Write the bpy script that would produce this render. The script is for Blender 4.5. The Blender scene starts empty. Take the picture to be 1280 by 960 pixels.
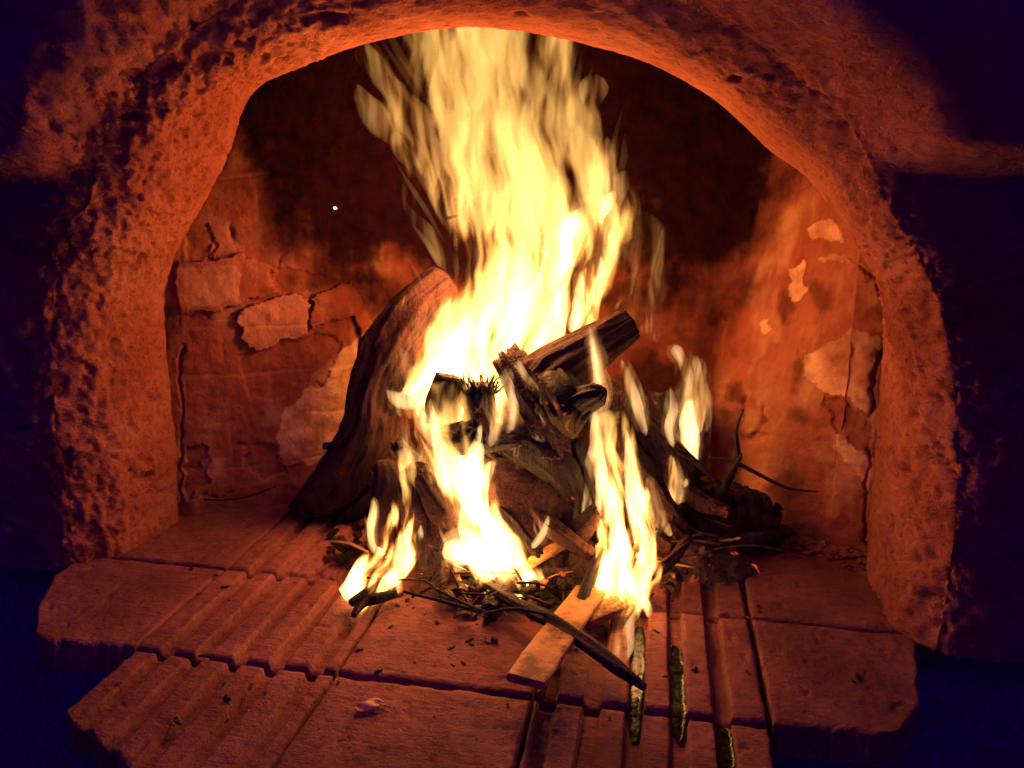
import bpy, math, random
import numpy as np
from mathutils import Matrix, Vector

SC = bpy.context.scene
COL = SC.collection
RNG = random.Random(11)

# ------------------------------------------------------------------ camera
F, CX, CY, H = 975.0, 640.0, 480.0, 0.42          # focal length in px of a 1280x960 frame, eye height
_d = np.array([830. - CX, 235. - CY, F]); _d /= np.linalg.norm(_d)      # depth axis of the oven (world +Y)
_up = np.cross(np.array([1., 0, 0]), _d); _up /= np.linalg.norm(_up)
if _up[1] > 0: _up = -_up
_x = np.cross(_d, _up)
if _x[0] < 0: _x = -_x
R = np.array([_x, _d, _up])
EYE = np.array([0, 0, H])
cam = bpy.data.cameras.new('camera')
cam.sensor_width = 36.0; cam.lens = F / 1280 * 36; cam.clip_start = 0.01; cam.clip_end = 100
camo = bpy.data.objects.new('camera', cam); COL.objects.link(camo)
_m = np.eye(4); _m[:3, 0] = R[:, 0]; _m[:3, 1] = -R[:, 1]; _m[:3, 2] = -R[:, 2]; _m[:3, 3] = EYE
camo.matrix_world = Matrix(_m.tolist())
SC.camera = camo

# ------------------------------------------------------------------ world: dim blue night light, no sky, no sun
w = bpy.data.worlds.new('World'); SC.world = w; w.use_nodes = True
bg = w.node_tree.nodes['Background']
bg.inputs[0].default_value = (0.17, 0.010, 1.0, 1); bg.inputs[1].default_value = 0.24
SC.view_settings.view_transform = 'Standard'; SC.view_settings.look = 'None'
SC.view_settings.exposure = 0; SC.view_settings.gamma = 1
c = SC.cycles
c.max_bounces = 3; c.diffuse_bounces = 2; c.glossy_bounces = 2; c.volume_bounces = 0; c.transparent_max_bounces = 64
c.caustics_reflective = False; c.caustics_refractive = False
c.volume_step_rate = 1.0; c.volume_max_steps = 128
c.use_denoising = True; c.use_adaptive_sampling = True; c.adaptive_threshold = .05
c.sample_clamp_indirect = 4.0

# ------------------------------------------------------------------ helpers
def P(px, py, y):                       # point at depth y seen at a photo pixel
    v = R @ np.array([px - CX, py - CY, F]); return v * (y / v[1]) + EYE
def FL(px, py, z=0.0):                  # point at height z seen at a photo pixel
    v = R @ np.array([px - CX, py - CY, F]); return v * ((z - H) / v[2]) + EYE
def PIX(p):                             # photo pixel of many points
    q = (np.asarray(p) - EYE) @ R
    return CX + F * q[:, 0] / q[:, 2], CY + F * q[:, 1] / q[:, 2]
def rw(rpx, y): return rpx * y * 1.02 / F

_perm = np.random.RandomState(5).permutation(256); _perm = np.concatenate([_perm, _perm])
_g = np.random.RandomState(6).normal(size=(256, 3)); _g /= np.linalg.norm(_g, axis=1)[:, None]
def noise(p, s=1.0, seed=0):
    p = np.asarray(p, float) * s + seed * 17.31
    i = np.floor(p).astype(int); f = p - i; u = f * f * f * (f * (f * 6 - 15) + 10)
    out = 0
    for dx in (0, 1):
        for dy in (0, 1):
            for dz in (0, 1):
                h = _perm[_perm[_perm[(i[:, 0] + dx) & 255] + ((i[:, 1] + dy) & 255)] + ((i[:, 2] + dz) & 255)]
                n = (_g[h] * (f - np.array([dx, dy, dz]))).sum(1)
                wx = u[:, 0] if dx else 1 - u[:, 0]; wy = u[:, 1] if dy else 1 - u[:, 1]; wz = u[:, 2] if dz else 1 - u[:, 2]
                out = out + n * wx * wy * wz
    return out * 1.6
def fbm(p, s, o=4, seed=0, g=.5):
    a, t = 1.0, 0
    for k in range(o):
        t = t + a * noise(p, s, seed + k); s *= 2.03; a *= g
    return t
def sm(a, b, x):
    t = np.clip((x - a) / (b - a), 0, 1); return t * t * (3 - 2 * t)

def mesh(name, v, f, mat, parent=None, smooth=True, attrs=None, base=None):
    v = np.asarray(v, float)
    base = np.zeros(3) if base is None else np.asarray(base, float)
    me = bpy.data.meshes.new(name)
    me.from_pydata((v - base).tolist(), [], [list(map(int, q)) for q in f])
    if smooth: me.polygons.foreach_set('use_smooth', [True] * len(me.polygons))
    for k, a in (attrs or {}).items():
        at = me.attributes.new(k, 'FLOAT', 'POINT'); at.data.foreach_set('value', np.asarray(a, np.float32))
    if mat: me.materials.append(mat)
    o = bpy.data.objects.new(name, me); COL.objects.link(o)
    o.location = base
    if parent:
        o.parent = parent; w_ = np.array(parent.location)
        if parent.parent: w_ = w_ + np.array(parent.parent.location)
        o.location = base - w_
    return o
def tag(o, label, cat, group=None, kind=None):
    o['label'] = label; o['category'] = cat
    if group: o['group'] = group
    if kind: o['kind'] = kind
    return o
def empty(name, loc=(0, 0, 0)):
    o = bpy.data.objects.new(name, None); COL.objects.link(o); o.location = loc; o.empty_display_size = .05; return o
def gridfaces(nu, nv, closed=False):
    a = np.arange(nu * nv).reshape(nu, nv)
    if closed: a = np.vstack([a, a[:1]])
    return np.stack([a[:-1, :-1], a[1:, :-1], a[1:, 1:], a[:-1, 1:]], -1).reshape(-1, 4)
def spline(pts, n):
    pts = np.asarray(pts, float)
    ext = np.vstack([2 * pts[0] - pts[1], pts, 2 * pts[-1] - pts[-2]])
    seg = len(pts) - 1; out = []
    for t in np.linspace(0, seg, n):
        i = min(int(t), seg - 1); u = t - i
        a, b, c_, d_ = ext[i], ext[i + 1], ext[i + 2], ext[i + 3]
        out.append(.5 * (2 * b + (c_ - a) * u + (2 * a - 5 * b + 4 * c_ - d_) * u * u + (3 * b - a - 3 * c_ + d_) * u ** 3))
    return np.array(out)
def inpoly(px, py, poly):
    inside = np.zeros(len(px), bool); n = len(poly)
    for i in range(n):
        x1, y1 = poly[i]; x2, y2 = poly[(i + 1) % n]
        cnd = ((y1 > py) != (y2 > py)); 
        xi = (x2 - x1) * (py - y1) / ((y2 - y1) if y2 != y1 else 1e-9) + x1
        inside ^= cnd & (px < xi)
    return inside

# ------------------------------------------------------------------ materials
class NT:
    def __init__(s, name):
        s.m = bpy.data.materials.new(name); s.m.use_nodes = True; s.t = s.m.node_tree; s.t.nodes.clear()
        s.out = s.n('ShaderNodeOutputMaterial')
    def n(s, ty, **k):
        nd = s.t.nodes.new(ty)
        for a, b in k.items():
            if a.startswith('i_'):
                q = a[2:]; nd.inputs[int(q) if q.isdigit() else q.replace('_', ' ')].default_value = b
            else: setattr(nd, a, b)
        return nd
    def l(s, a, b): s.t.links.new(a, b)
    def coords(s, scale=(1, 1, 1)):
        tc = s.n('ShaderNodeTexCoord'); mp = s.n('ShaderNodeMapping'); mp.inputs['Scale'].default_value = scale
        s.l(tc.outputs['Object'], mp.inputs['Vector']); return mp.outputs[0]
    def noise(s, vec, scale, detail=4, rough=.55, dist=0):
        nd = s.n('ShaderNodeTexNoise'); nd.inputs['Scale'].default_value = scale; nd.inputs['Detail'].default_value = detail
        nd.inputs['Roughness'].default_value = rough; nd.inputs['Distortion'].default_value = dist
        s.l(vec, nd.inputs['Vector']); return nd.outputs['Fac']
    def ramp(s, fac, stops):
        nd = s.n('ShaderNodeValToRGB'); e = nd.color_ramp.elements
        while len(e) < len(stops): e.new(.5)
        for q, (p, col) in zip(e, stops):
            q.position = p; q.color = (col, col, col, 1) if isinstance(col, (int, float)) else (*col, 1)
        s.l(fac, nd.inputs[0]); return nd.outputs[0]
    def mix(s, fac, a, b, mode='MIX'):
        nd = s.n('ShaderNodeMix', data_type='RGBA', blend_type=mode)
        for k, v in ((0, fac), (6, a), (7, b)):
            if hasattr(v, 'links'): s.l(v, nd.inputs[k])
            elif isinstance(v, (int, float)): nd.inputs[k].default_value = v
            else: nd.inputs[k].default_value = (*v, 1)
        return nd.outputs[2]
    def attr(s, name):
        nd = s.n('ShaderNodeAttribute'); nd.attribute_name = name; return nd.outputs['Fac']
    def math(s, op, a, b=None):
        nd = s.n('ShaderNodeMath', operation=op)
        for k, v in ((0, a), (1, b)):
            if v is None: continue
            if hasattr(v, 'links'): s.l(v, nd.inputs[k])
            else: nd.inputs[k].default_value = v
        return nd.outputs[0]
    def bump(s, h, strength, dist):
        nd = s.n('ShaderNodeBump'); nd.inputs['Strength'].default_value = strength; nd.inputs['Distance'].default_value = dist
        s.l(h, nd.inputs['Height']); return nd.outputs[0]
    def pbsdf(s, col, rough, normal=None, spec=.3, emis=None, estr=0):
        b = s.n('ShaderNodeBsdfPrincipled'); b.inputs['Specular IOR Level'].default_value = spec
        for k, v in (('Base Color', col), ('Roughness', rough), ('Emission Color', emis), ('Emission Strength', estr)):
            if v is None: continue
            if hasattr(v, 'links'): s.l(v, b.inputs[k])
            elif isinstance(v, (int, float)): b.inputs[k].default_value = v
            else: b.inputs[k].default_value = (*v, 1)
        if normal is not None: s.l(normal, b.inputs['Normal'])
        s.l(b.outputs[0], s.out.inputs['Surface']); return s.m

def m_clay():
    s = NT('rough_clay'); v = s.coords(); vk = s.coords((.6, 1, 1.3))
    n1 = s.noise(v, 8, 5); n2 = s.noise(vk, 150, 6, .72); n3 = s.noise(v, 480, 4, .7); n4 = s.noise(vk, 44, 5, .65)
    col = s.ramp(n1, [(.3, (.33, .085, .052)), (.5, (.48, .145, .085)), (.72, (.58, .22, .13))])
    col = s.mix(s.ramp(n4, [(.34, .55), (.48, 0)]), col, (.22, .06, .03))
    col = s.mix(s.ramp(n2, [(.32, .75), (.46, 0)]), col, (.12, .032, .02))
    col = s.mix(s.ramp(n3, [(.58, 0), (.72, .5)]), col, (.62, .33, .16))
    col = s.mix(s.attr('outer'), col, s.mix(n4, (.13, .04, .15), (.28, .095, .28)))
    col = s.mix(s.attr('soot'), col, (.012, .009, .012))
    h = s.math('ADD', s.math('MULTIPLY', n2, .8), s.math('MULTIPLY', n3, .3))
    return s.pbsdf(col, .95, s.bump(h, 1.0, .0075), .08)
def m_wall():
    s = NT('sooty_plaster'); v = s.coords(); vs = s.coords((1, 1, .12))
    n1 = s.noise(v, 7, 5); n2 = s.noise(v, 45, 5, .6); n3 = s.noise(v, 300, 3, .6); st = s.noise(vs, 70, 4, .6)
    col = s.ramp(n1, [(.28, (.14, .032, .020)), (.48, (.27, .070, .036)), (.7, (.40, .145, .068))])
    col = s.mix(s.ramp(n2, [(.35, .6), (.5, 0)]), col, (.22, .08, .04))
    col = s.mix(s.ramp(st, [(.55, 0), (.7, .35)]), col, (.44, .18, .075))
    col = s.mix(s.ramp(st, [(.3, .5), (.43, 0)]), col, (.15, .06, .04))
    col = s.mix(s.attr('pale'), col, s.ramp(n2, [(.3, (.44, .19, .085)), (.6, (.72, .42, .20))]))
    col = s.mix(s.attr('red'), col, s.ramp(n2, [(.3, (.17, .045, .025)), (.65, (.30, .09, .045))]))
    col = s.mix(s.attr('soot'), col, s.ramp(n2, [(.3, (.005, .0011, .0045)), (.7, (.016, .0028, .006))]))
    h = s.math('ADD', s.math('MULTIPLY', n2, .5), s.math('MULTIPLY', n3, .3))
    return s.pbsdf(col, .95, s.bump(h, .8, .0045), .03)
def m_tile(name, a, b, dark):
    s = NT(name); v = s.coords(); vs = s.coords((.25, 1, 1))
    n1 = s.noise(v, 11, 5); n2 = s.noise(v, 90, 5, .65); n3 = s.noise(v, 420, 3, .6); sp = s.noise(v, 150, 2, .5); ln = s.noise(vs, 240, 3, .6)
    col = s.ramp(n1, [(.3, dark), (.5, a), (.72, b)])
    col = s.mix(s.ramp(s.noise(v, 4.5, 6, .7, .4), [(.40, .65), (.56, 0)]), col, tuple(q * .5 for q in dark))
    col = s.mix(s.ramp(ln, [(.3, .55), (.46, 0)]), col, tuple(q * .55 for q in dark))
    col = s.mix(s.ramp(n2, [(.36, .55), (.5, 0)]), col, tuple(q * .6 for q in dark))
    col = s.mix(s.ramp(sp, [(.22, .8), (.28, 0)]), col, (.02, .012, .01))
    col = s.mix(s.ramp(n3, [(.62, 0), (.8, .22)]), col, (.6, .36, .26))
    h = s.math('ADD', s.math('MULTIPLY', n2, .5), s.math('ADD', s.math('MULTIPLY', n3, .25), s.math('MULTIPLY', ln, .3)))
    return s.pbsdf(col, .82, s.bump(h, .9, .005), .3)
def m_bark(name, dark, mid, light, ember=0.0, stretch=(1, 1, .25), ash=.25, rough=.8, crackle=0):
    s = NT(name); v = s.coords(); vs = s.coords(stretch)
    n1 = s.noise(v, 22, 5, .6); n2 = s.noise(vs, 120, 5, .65); n3 = s.noise(v, 330, 3, .6)
    col = s.ramp(n1, [(.3, dark), (.52, mid), (.75, light)])
    col = s.mix(s.ramp(n2, [(.38, .85), (.52, 0)]), col, tuple(q * .3 for q in dark))
    col = s.mix(s.ramp(n3, [(.66, 0), (.74, ash)]), col, (.45, .38, .34))
    h = s.math('ADD', s.math('MULTIPLY', n2, .8), s.math('MULTIPLY', n3, .25))
    if crackle:
        vo = s.n('ShaderNodeTexVoronoi', feature='DISTANCE_TO_EDGE'); vo.inputs['Scale'].default_value = crackle; s.l(s.coords((1, 1, .6)), vo.inputs['Vector'])
        ed = s.ramp(vo.outputs['Distance'], [(.0, 0), (.12, 1)]); h = s.math('ADD', h, s.math('MULTIPLY', ed, .2))
        col = s.mix(s.ramp(vo.outputs['Distance'], [(.0, .5), (.05, 0)]), col, (.004, .003, .003))
    if ember:
        e = s.math('MULTIPLY', s.ramp(s.noise(v, 48, 4, .6, .6), [(.62, 0), (.72, 1)]), ember)
        return s.pbsdf(col, rough, s.bump(h, .9, .004), .35, (1, .10, .015), e)
    return s.pbsdf(col, rough, s.bump(h, .9, .004), .35)
def m_plain(name, col, rough, spec=.5):
    s = NT(name); v = s.coords(); n = s.noise(v, 120, 4)
    cc = s.ramp(n, [(.3, tuple(q * .6 for q in col)), (.7, tuple(min(1, q * 1.3) for q in col))])
    return s.pbsdf(cc, rough, s.bump(n, .3, .002), spec)
def m_tar():
    s = NT('wet_tar'); v = s.coords(); n = s.noise(v, 55, 3, .5); n2 = s.noise(v, 160, 3, .5)
    return s.pbsdf((.006, .004, .005), s.ramp(n2, [(.35, .08), (.6, .35)]), s.bump(s.math('ADD', n, s.math('MULTIPLY', n2, .5)), .30, .004), .14)
def m_flame(name, strength, cool, hot, lo, hi, floor=0.0, scale=75, tilt=-9):
    """glowing gas: emission per metre of flame, broken into rising streaks by stretched noise"""
    s = NT(name); g = s.n('ShaderNodeNewGeometry')
    wn = s.n('ShaderNodeTexNoise'); wn.inputs['Scale'].default_value = 13; wn.inputs['Detail'].default_value = 1
    s.l(g.outputs['Position'], wn.inputs['Vector'])
    sub = s.n('ShaderNodeVectorMath', operation='SUBTRACT'); s.l(wn.outputs['Color'], sub.inputs[0]); sub.inputs[1].default_value = (.5, .5, .5)
    scl = s.n('ShaderNodeVectorMath', operation='MULTIPLY'); s.l(sub.outputs[0], scl.inputs[0]); scl.inputs[1].default_value = (.035, .03, .03)
    add = s.n('ShaderNodeVectorMath', operation='ADD'); s.l(g.outputs['Position'], add.inputs[0]); s.l(scl.outputs[0], add.inputs[1])
    mp = s.n('ShaderNodeMapping'); mp.inputs['Scale'].default_value = (1, .2, .15); mp.inputs['Rotation'].default_value = (0, math.radians(tilt), 0)
    s.l(add.outputs[0], mp.inputs['Vector'])
    n = s.noise(mp.outputs[0], scale, 2, .62)
    mr = s.n('ShaderNodeMapRange', interpolation_type='SMOOTHSTEP'); s.l(n, mr.inputs['Value'])
    mr.inputs['From Min'].default_value = lo; mr.inputs['From Max'].default_value = hi
    mr.inputs['To Min'].default_value = floor; mr.inputs['To Max'].default_value = 1
    em = s.n('ShaderNodeEmission'); s.l(s.mix(mr.outputs[0], cool, hot), em.inputs['Color'])
    s.l(s.math('MULTIPLY', mr.outputs[0], strength), em.inputs['Strength'])
    s.l(em.outputs[0], s.out.inputs['Volume']); return s.m

CLAY, WALL = m_clay(), m_wall()
TILE = m_tile('terracotta_tile', (.26, .080, .058), (.33, .125, .09), (.17, .045, .033))
CHAR = m_bark('charred_bark', (.022, .008, .009), (.06, .018, .016), (.14, .042, .028), ember=.3, rough=.65, crackle=150)
CHARP = m_bark('charcoal', (.006, .003, .004), (.013, .0045, .005), (.032, .010, .009), ember=.6, ash=.12, rough=.55, crackle=0)
BARK = m_bark('scorched_bark', (.020, .006, .006), (.055, .015, .012), (.115, .036, .022))
SPLIT = m_bark('scorched_wood', (.028, .010, .009), (.075, .026, .016), (.17, .065, .03), stretch=(1, .2, 1))
PLANK = m_bark('raw_wood', (.42, .20, .06), (.55, .29, .09), (.66, .38, .14), stretch=(.3, .3, 1), ash=.1, rough=.75)
TWIG = m_bark('burnt_twig', (.012, .008, .009), (.03, .015, .014), (.07, .03, .025))
ASH = m_bark('ash_bed', (.03, .018, .014), (.10, .05, .03), (.20, .12, .08), ember=.9, ash=.6, stretch=(1, 1, 1))
TAR = m_tar()
PALE = m_plain('dry_leaf', (.62, .34, .13), .6)
DARK = m_plain('dark_ground', (.12, .09, .15), .95, .1)
GLOSS = m_plain('melted_plastic', (.03, .02, .02), .08, .7)
CORE = m_flame('flame_core', 270, (1, .34, .05), (1, .58, .21), .35, .58, .03, 70)
HOT = m_flame('flame_white_hot', 120, (1, .36, .06), (1, .58, .24), .40, .64, .035, 55)
MID = m_flame('flame_yellow', 32, (1, .34, .05), (1, .52, .17), .41, .66, .04, 60)
DIM = m_flame('flame_thin', 22, (1, .30, .04), (1, .46, .12), .40, .64, .04, 60, -14)
def m_glow(name, strength, col):
    s = NT(name); em = s.n('ShaderNodeEmission'); em.inputs['Color'].default_value = (*col, 1); em.inputs['Strength'].default_value = strength
    s.l(em.outputs[0], s.out.inputs['Volume']); return s.m
LICK_HOT = m_glow('flame_lick_hot', 62, (1, .54, .20)); LICK_MID = m_glow('flame_lick_yellow', 24, (1, .46, .12)); LICK_DIM = m_glow('flame_lick_thin', 11, (1, .37, .07))
LICK_CORE = m_glow('flame_lick_white', 120, (1, .56, .22))
FAINT = m_flame('flame_faint', 5, (1, .30, .04), (1, .42, .10), .36, .66, .08, 70)

def m_plume(name, zs, xcs, ws, ss, ycs, wy, k1=34, k2=88, lo=.22, hi=1.0, shear=.7):
    '''body of the tall flame: glow falls off from a rising axis and is torn by streaked noise'''
    s = NT(name); g = s.n('ShaderNodeNewGeometry'); sp = s.n('ShaderNodeSeparateXYZ'); s.l(g.outputs['Position'], sp.inputs[0])
    z0, z1 = zs[0], zs[-1]
    zn = s.math('DIVIDE', s.math('SUBTRACT', sp.outputs[2], z0), z1 - z0)
    def curve(vals):
        nd = s.n('ShaderNodeFloatCurve'); c_ = nd.mapping.curves[0]; lo, hi = min(vals), max(vals) + 1e-5
        pts = [((z - z0) / (z1 - z0), (q - lo) / (hi - lo)) for z, q in zip(zs, vals)]
        while len(c_.points) < len(pts): c_.points.new(.5, .5)
        for p, q in zip(c_.points, pts): p.location = q
        nd.mapping.update(); s.l(zn, nd.inputs['Value']); return s.math('ADD', s.math('MULTIPLY', nd.outputs[0], hi - lo), lo)
    fx = s.math('DIVIDE', s.math('SUBTRACT', sp.outputs[0], curve(xcs)), curve(ws))
    fy_ = s.math('DIVIDE', s.math('SUBTRACT', sp.outputs[1], curve(ycs)), wy)
    f = s.math('SUBTRACT', 1.0, s.math('ADD', s.math('MULTIPLY', fx, fx), s.math('MULTIPLY', fy_, fy_)))
    wn = s.n('ShaderNodeTexNoise'); wn.inputs['Scale'].default_value = 12; wn.inputs['Detail'].default_value = 2; s.l(g.outputs['Position'], wn.inputs['Vector'])
    sub = s.n('ShaderNodeVectorMath', operation='SUBTRACT'); s.l(wn.outputs['Color'], sub.inputs[0]); sub.inputs[1].default_value = (.5, .5, .5)
    scl = s.n('ShaderNodeVectorMath', operation='MULTIPLY'); s.l(sub.outputs[0], scl.inputs[0]); scl.inputs[1].default_value = (.04, .03, .03)
    add = s.n('ShaderNodeVectorMath', operation='ADD'); s.l(g.outputs['Position'], add.inputs[0]); s.l(scl.outputs[0], add.inputs[1])
    # the gas fans out to the left as it rises: shear by height
    cb = s.n('ShaderNodeCombineXYZ'); s2 = s.n('ShaderNodeSeparateXYZ'); s.l(add.outputs[0], s2.inputs[0])
    s.l(s.math('SUBTRACT', s2.outputs[0], s.math('MULTIPLY', curve(xcs), shear)), cb.inputs[0]); s.l(s2.outputs[1], cb.inputs[1]); s.l(s2.outputs[2], cb.inputs[2])
    def st(sc, k): 
        mp = s.n('ShaderNodeMapping'); mp.inputs['Scale'].default_value = sc; s.l(cb.outputs[0], mp.inputs['Vector']); return s.noise(mp.outputs[0], k, 2, .6)
    big = st((1, .35, .22), k1); fine = st((1, .3, .12), k2)
    mix_ = s.math('ADD', s.math('MULTIPLY', s.math('SUBTRACT', big, .5), 5.2), s.math('MULTIPLY', s.math('SUBTRACT', fine, .5), 2.3))
    d_ = s.n('ShaderNodeMapRange', interpolation_type='SMOOTHSTEP'); s.l(s.math('ADD', s.math('MULTIPLY', f, 1.05), mix_), d_.inputs['Value'])
    d_.inputs['From Min'].default_value = lo; d_.inputs['From Max'].default_value = hi
    den = s.math('POWER', d_.outputs[0], 1.35)
    em = s.n('ShaderNodeEmission'); s.l(s.mix(den, (1, .32, .045), (1, .54, .13)), em.inputs['Color'])
    s.l(s.math('MULTIPLY', den, curve(ss)), em.inputs['Strength']); s.l(em.outputs[0], s.out.inputs['Volume']); return s.m

# ------------------------------------------------------------------ ground below the oven
g = mesh('ground', [(-4, -2, -.42), (4, -2, -.42), (4, 3, -.42), (-4, 3, -.42)], [(0, 1, 2, 3)], DARK, smooth=False)
g['kind'] = 'structure'; g['label'] = 'dark floor below the hearth lost in blue gloom'

# ------------------------------------------------------------------ the oven
oven = empty('clay_oven', (-.19, .7, 0))
tag(oven, 'rough clay oven with arched mouth, sooty inner walls and grooved terracotta hearth', 'oven')

# arch surround: back of the front wall -> reveal -> flared face
IN = [(222, 650, .846), (221, 560, .846), (212, 480, .846), (206, 400, .846), (214, 335, .846), (240, 280, .845), (268, 228, .843), (290, 185, .84), (303, 138, .835),
      (325, 108, .83), (370, 86, .825), (440, 60, .82), (520, 41, .82), (600, 33, .82), (700, 48, .82), (800, 75, .825), (880, 116, .83), (930, 157, .84), (968, 192, .85),
      (1010, 222, .86), (1045, 258, .87), (1078, 302, .88), (1102, 345, .89), (1106, 400, .90), (1101, 470, .905), (1095, 560, .908), (1087, 640, .908), (1083, 693, .908)]
OUT = [(105, 705, .715), (101, 640, .715), (84, 540, .715), (76, 440, .715), (86, 350, .715), (105, 300, .713), (125, 255, .71), (150, 205, .708), (180, 150, .706),
       (215, 108, .705), (265, 68, .705), (345, 28, .705), (460, 5, .705), (590, -5, .705), (720, 8, .705), (830, 38, .705), (915, 80, .706), (968, 122, .707), (1010, 158, .708),
       (1055, 200, .708), (1092, 240, .708), (1122, 290, .708), (1150, 340, .708), (1172, 400, .708), (1186, 480, .708), (1190, 580, .708), (1184, 690, .708), (1163, 815, .706)]
NS = 640
inn = spline([P(*q) for q in IN], NS); out = spline([P(*q) for q in OUT], NS)
inn[:6, 2] -= .01; out[:6, 2] -= .01
ctr = np.array([-.19, .76, .22])
rad = out - ctr; rad[:, 1] = 0
rad[:, 2] = np.where(out[:, 2] < .24, rad[:, 2] * .0, rad[:, 2] - .02 * 0) 
rad /= np.linalg.norm(rad, axis=1)[:, None]
for _ in range(60): rad[1:-1] = (rad[:-2] + rad[1:-1] * 2 + rad[2:]) / 4
rad /= np.linalg.norm(rad, axis=1)[:, None]
out = out - rad * (.020 * sm(-.4, .0, out[:, 0]) + .013 * (1 - sm(-.4, .0, out[:, 0])))[:, None] * sm(.475, .40, out[:, 2])[:, None]
rows, sootv, face = [], [], []
for t in np.linspace(.32, 0, 14)[:-1]:                               # hidden back of the front wall
    b = inn + rad * t; b[:, 1] = inn[:, 1] + .004; rows.append(b); sootv.append(np.full(NS, 1.0)); face.append(0)
NR = 74
for k in range(NR):                                                  # the reveal
    t = k / (NR - 1)
    q = inn * (1 - t) + out * t
    belly = math.sin(math.pi * t) * .008
    q = q - rad * belly + rad * (.024 * max(0, (t - .72) / .28) ** 2)
    rows.append(q); sootv.append(np.zeros(NS)); face.append(1)
NFc = 84
for k in range(1, NFc):                                              # the face, flaring forward into a hood above the ledge
    t = .9 * (k / (NFc - 1)) ** 1.9
    q = out + rad * (t + .024)
    turn = .014 * (1 - math.exp(-t / .012))
    zl = .428 + .012 * np.sin(q[:, 0] * 9) + .02 * sm(.25, .6, q[:, 0])
    hood = sm(-.012, .016, q[:, 2] - zl)
    side = sm(-.3, .2, q[:, 0])
    q[:, 1] = out[:, 1] - turn * (1 - hood) * .35 - hood * (.080 * (1 - math.exp(-t / .09)) + .02 * math.exp(-((t - .05) / .03) ** 2))
    rows.append(q); sootv.append(np.zeros(NS)); face.append(2)
G = np.stack(rows, 1); NV = G.shape[1]
du = np.gradient(G, axis=0); dv = np.gradient(G, axis=1)
nr = np.cross(du.reshape(-1, 3), dv.reshape(-1, 3)); nr /= np.linalg.norm(nr, axis=1)[:, None] + 1e-12
V = G.reshape(-1, 3)
ii = (NS // 2) * NV + 13 + NR // 2
if nr[ii, 2] > 0: nr = -nr                                           # soffit looks down
px, py = PIX(V)
rough = np.clip(1.15 - .75 * sm(380, 560, px) + .55 * sm(980, 1120, px) * sm(200, 330, py), .4, 1.2)
rough *= np.where(py < 60, .8, 1)
skew = V @ np.array([[1, 0, .55], [0, 1, 0], [-.35, 0, .8]])
d = .0042 * fbm(V, 17, 3, 3) + .0034 * fbm(V, 80, 4, 9, .66)
hole = fbm(skew * np.array([.5, .8, 1.25]), 95, 3, 21, .55) + .55 * noise(V, 13, 77); d -= .0045 * sm(.66, 1.1, hole)
fm = np.repeat(np.array(face)[None], NS, 0).reshape(-1)
vk_ = np.tile(np.arange(NV), NS); d *= .35 + .65 * sm(13, 34, vk_)
back = np.where(fm == 0, .0, 1.0)
edge = np.exp(-((np.tile(np.arange(NV), NS) - (13 + NR)) / 6.0) ** 2)
d += edge * .0035 * fbm(V, 38, 3, 50) * rough
V2 = V + nr * (d * rough * back)[:, None]
holes = [(226, 168, 9, 5), (1143, 520, 7, 12), (1130, 590, 7, 8), (300, 590, 6, 9), (186, 598, 5, 8), (410, 22, 22, 4), (650, 18, 6, 3), (918, 99, 9, 3), (165, 145, 10, 4), (1160, 745, 14, 4)]
for hx, hy, ha, hb in holes:
    e = ((px - hx) / ha) ** 2 + ((py - hy) / hb) ** 2
    V2 -= nr * (.012 * np.exp(-e * 1.2) * back)[:, None]
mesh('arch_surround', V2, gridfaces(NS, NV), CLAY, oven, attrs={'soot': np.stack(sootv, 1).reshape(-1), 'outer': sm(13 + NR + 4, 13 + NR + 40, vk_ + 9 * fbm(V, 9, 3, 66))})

# inner wall: an apse rising into a sooty vault
plan = spline([(-.655, .850), (-.60, .862), (-.53, .898), (-.45, .955), (-.385, 1.02), (-.32, 1.085), (-.2, 1.13), (-.05, 1.13), (.045, 1.085), (.105, 1.02), (.165, .965), (.225, .925), (.285, .905), (.32, .90)], 640)
hz = np.concatenate([np.linspace(-.012, .60, 330), np.linspace(.605, .86, 40)])
NU, NW = len(plan), len(hz)
kk = np.where(hz > .40, 1 - np.sqrt(np.clip(1 - ((hz - .40) / .47) ** 2, 0, 1)), 0) * .92
W = np.zeros((NU, NW, 3)); cen = np.array([-.18, .90])
lean = np.exp(-((plan[:, 0] - .09) / .10) ** 2) * (plan[:, 1] > .93)
for j in range(NW):
    W[:, j, :2] = plan + (cen - plan) * kk[j]; W[:, j, 2] = hz[j]
    W[:, j, 0] += lean * .12 * hz[j]; W[:, j, 1] += lean * .10 * hz[j]
du = np.gradient(W, axis=0).reshape(-1, 3); dv = np.gradient(W, axis=1).reshape(-1, 3)
wn_ = np.cross(dv, du); wn_ /= np.linalg.norm(wn_, axis=1)[:, None] + 1e-12
WV = W.reshape(-1, 3)
mid_i = (NU // 2) * NW + 60
if wn_[mid_i, 1] > 0: wn_ = -wn_
wx, wy = PIX(WV)
jx = wx + 7 * fbm(WV, 45, 3, 60); jy = wy + 6 * fbm(WV, 45, 3, 70)
pale = np.zeros(len(WV)); red = np.zeros(len(WV)); disp = .003 * fbm(WV, 14, 3, 30) + .0011 * fbm(WV, 70, 3, 33)
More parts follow.
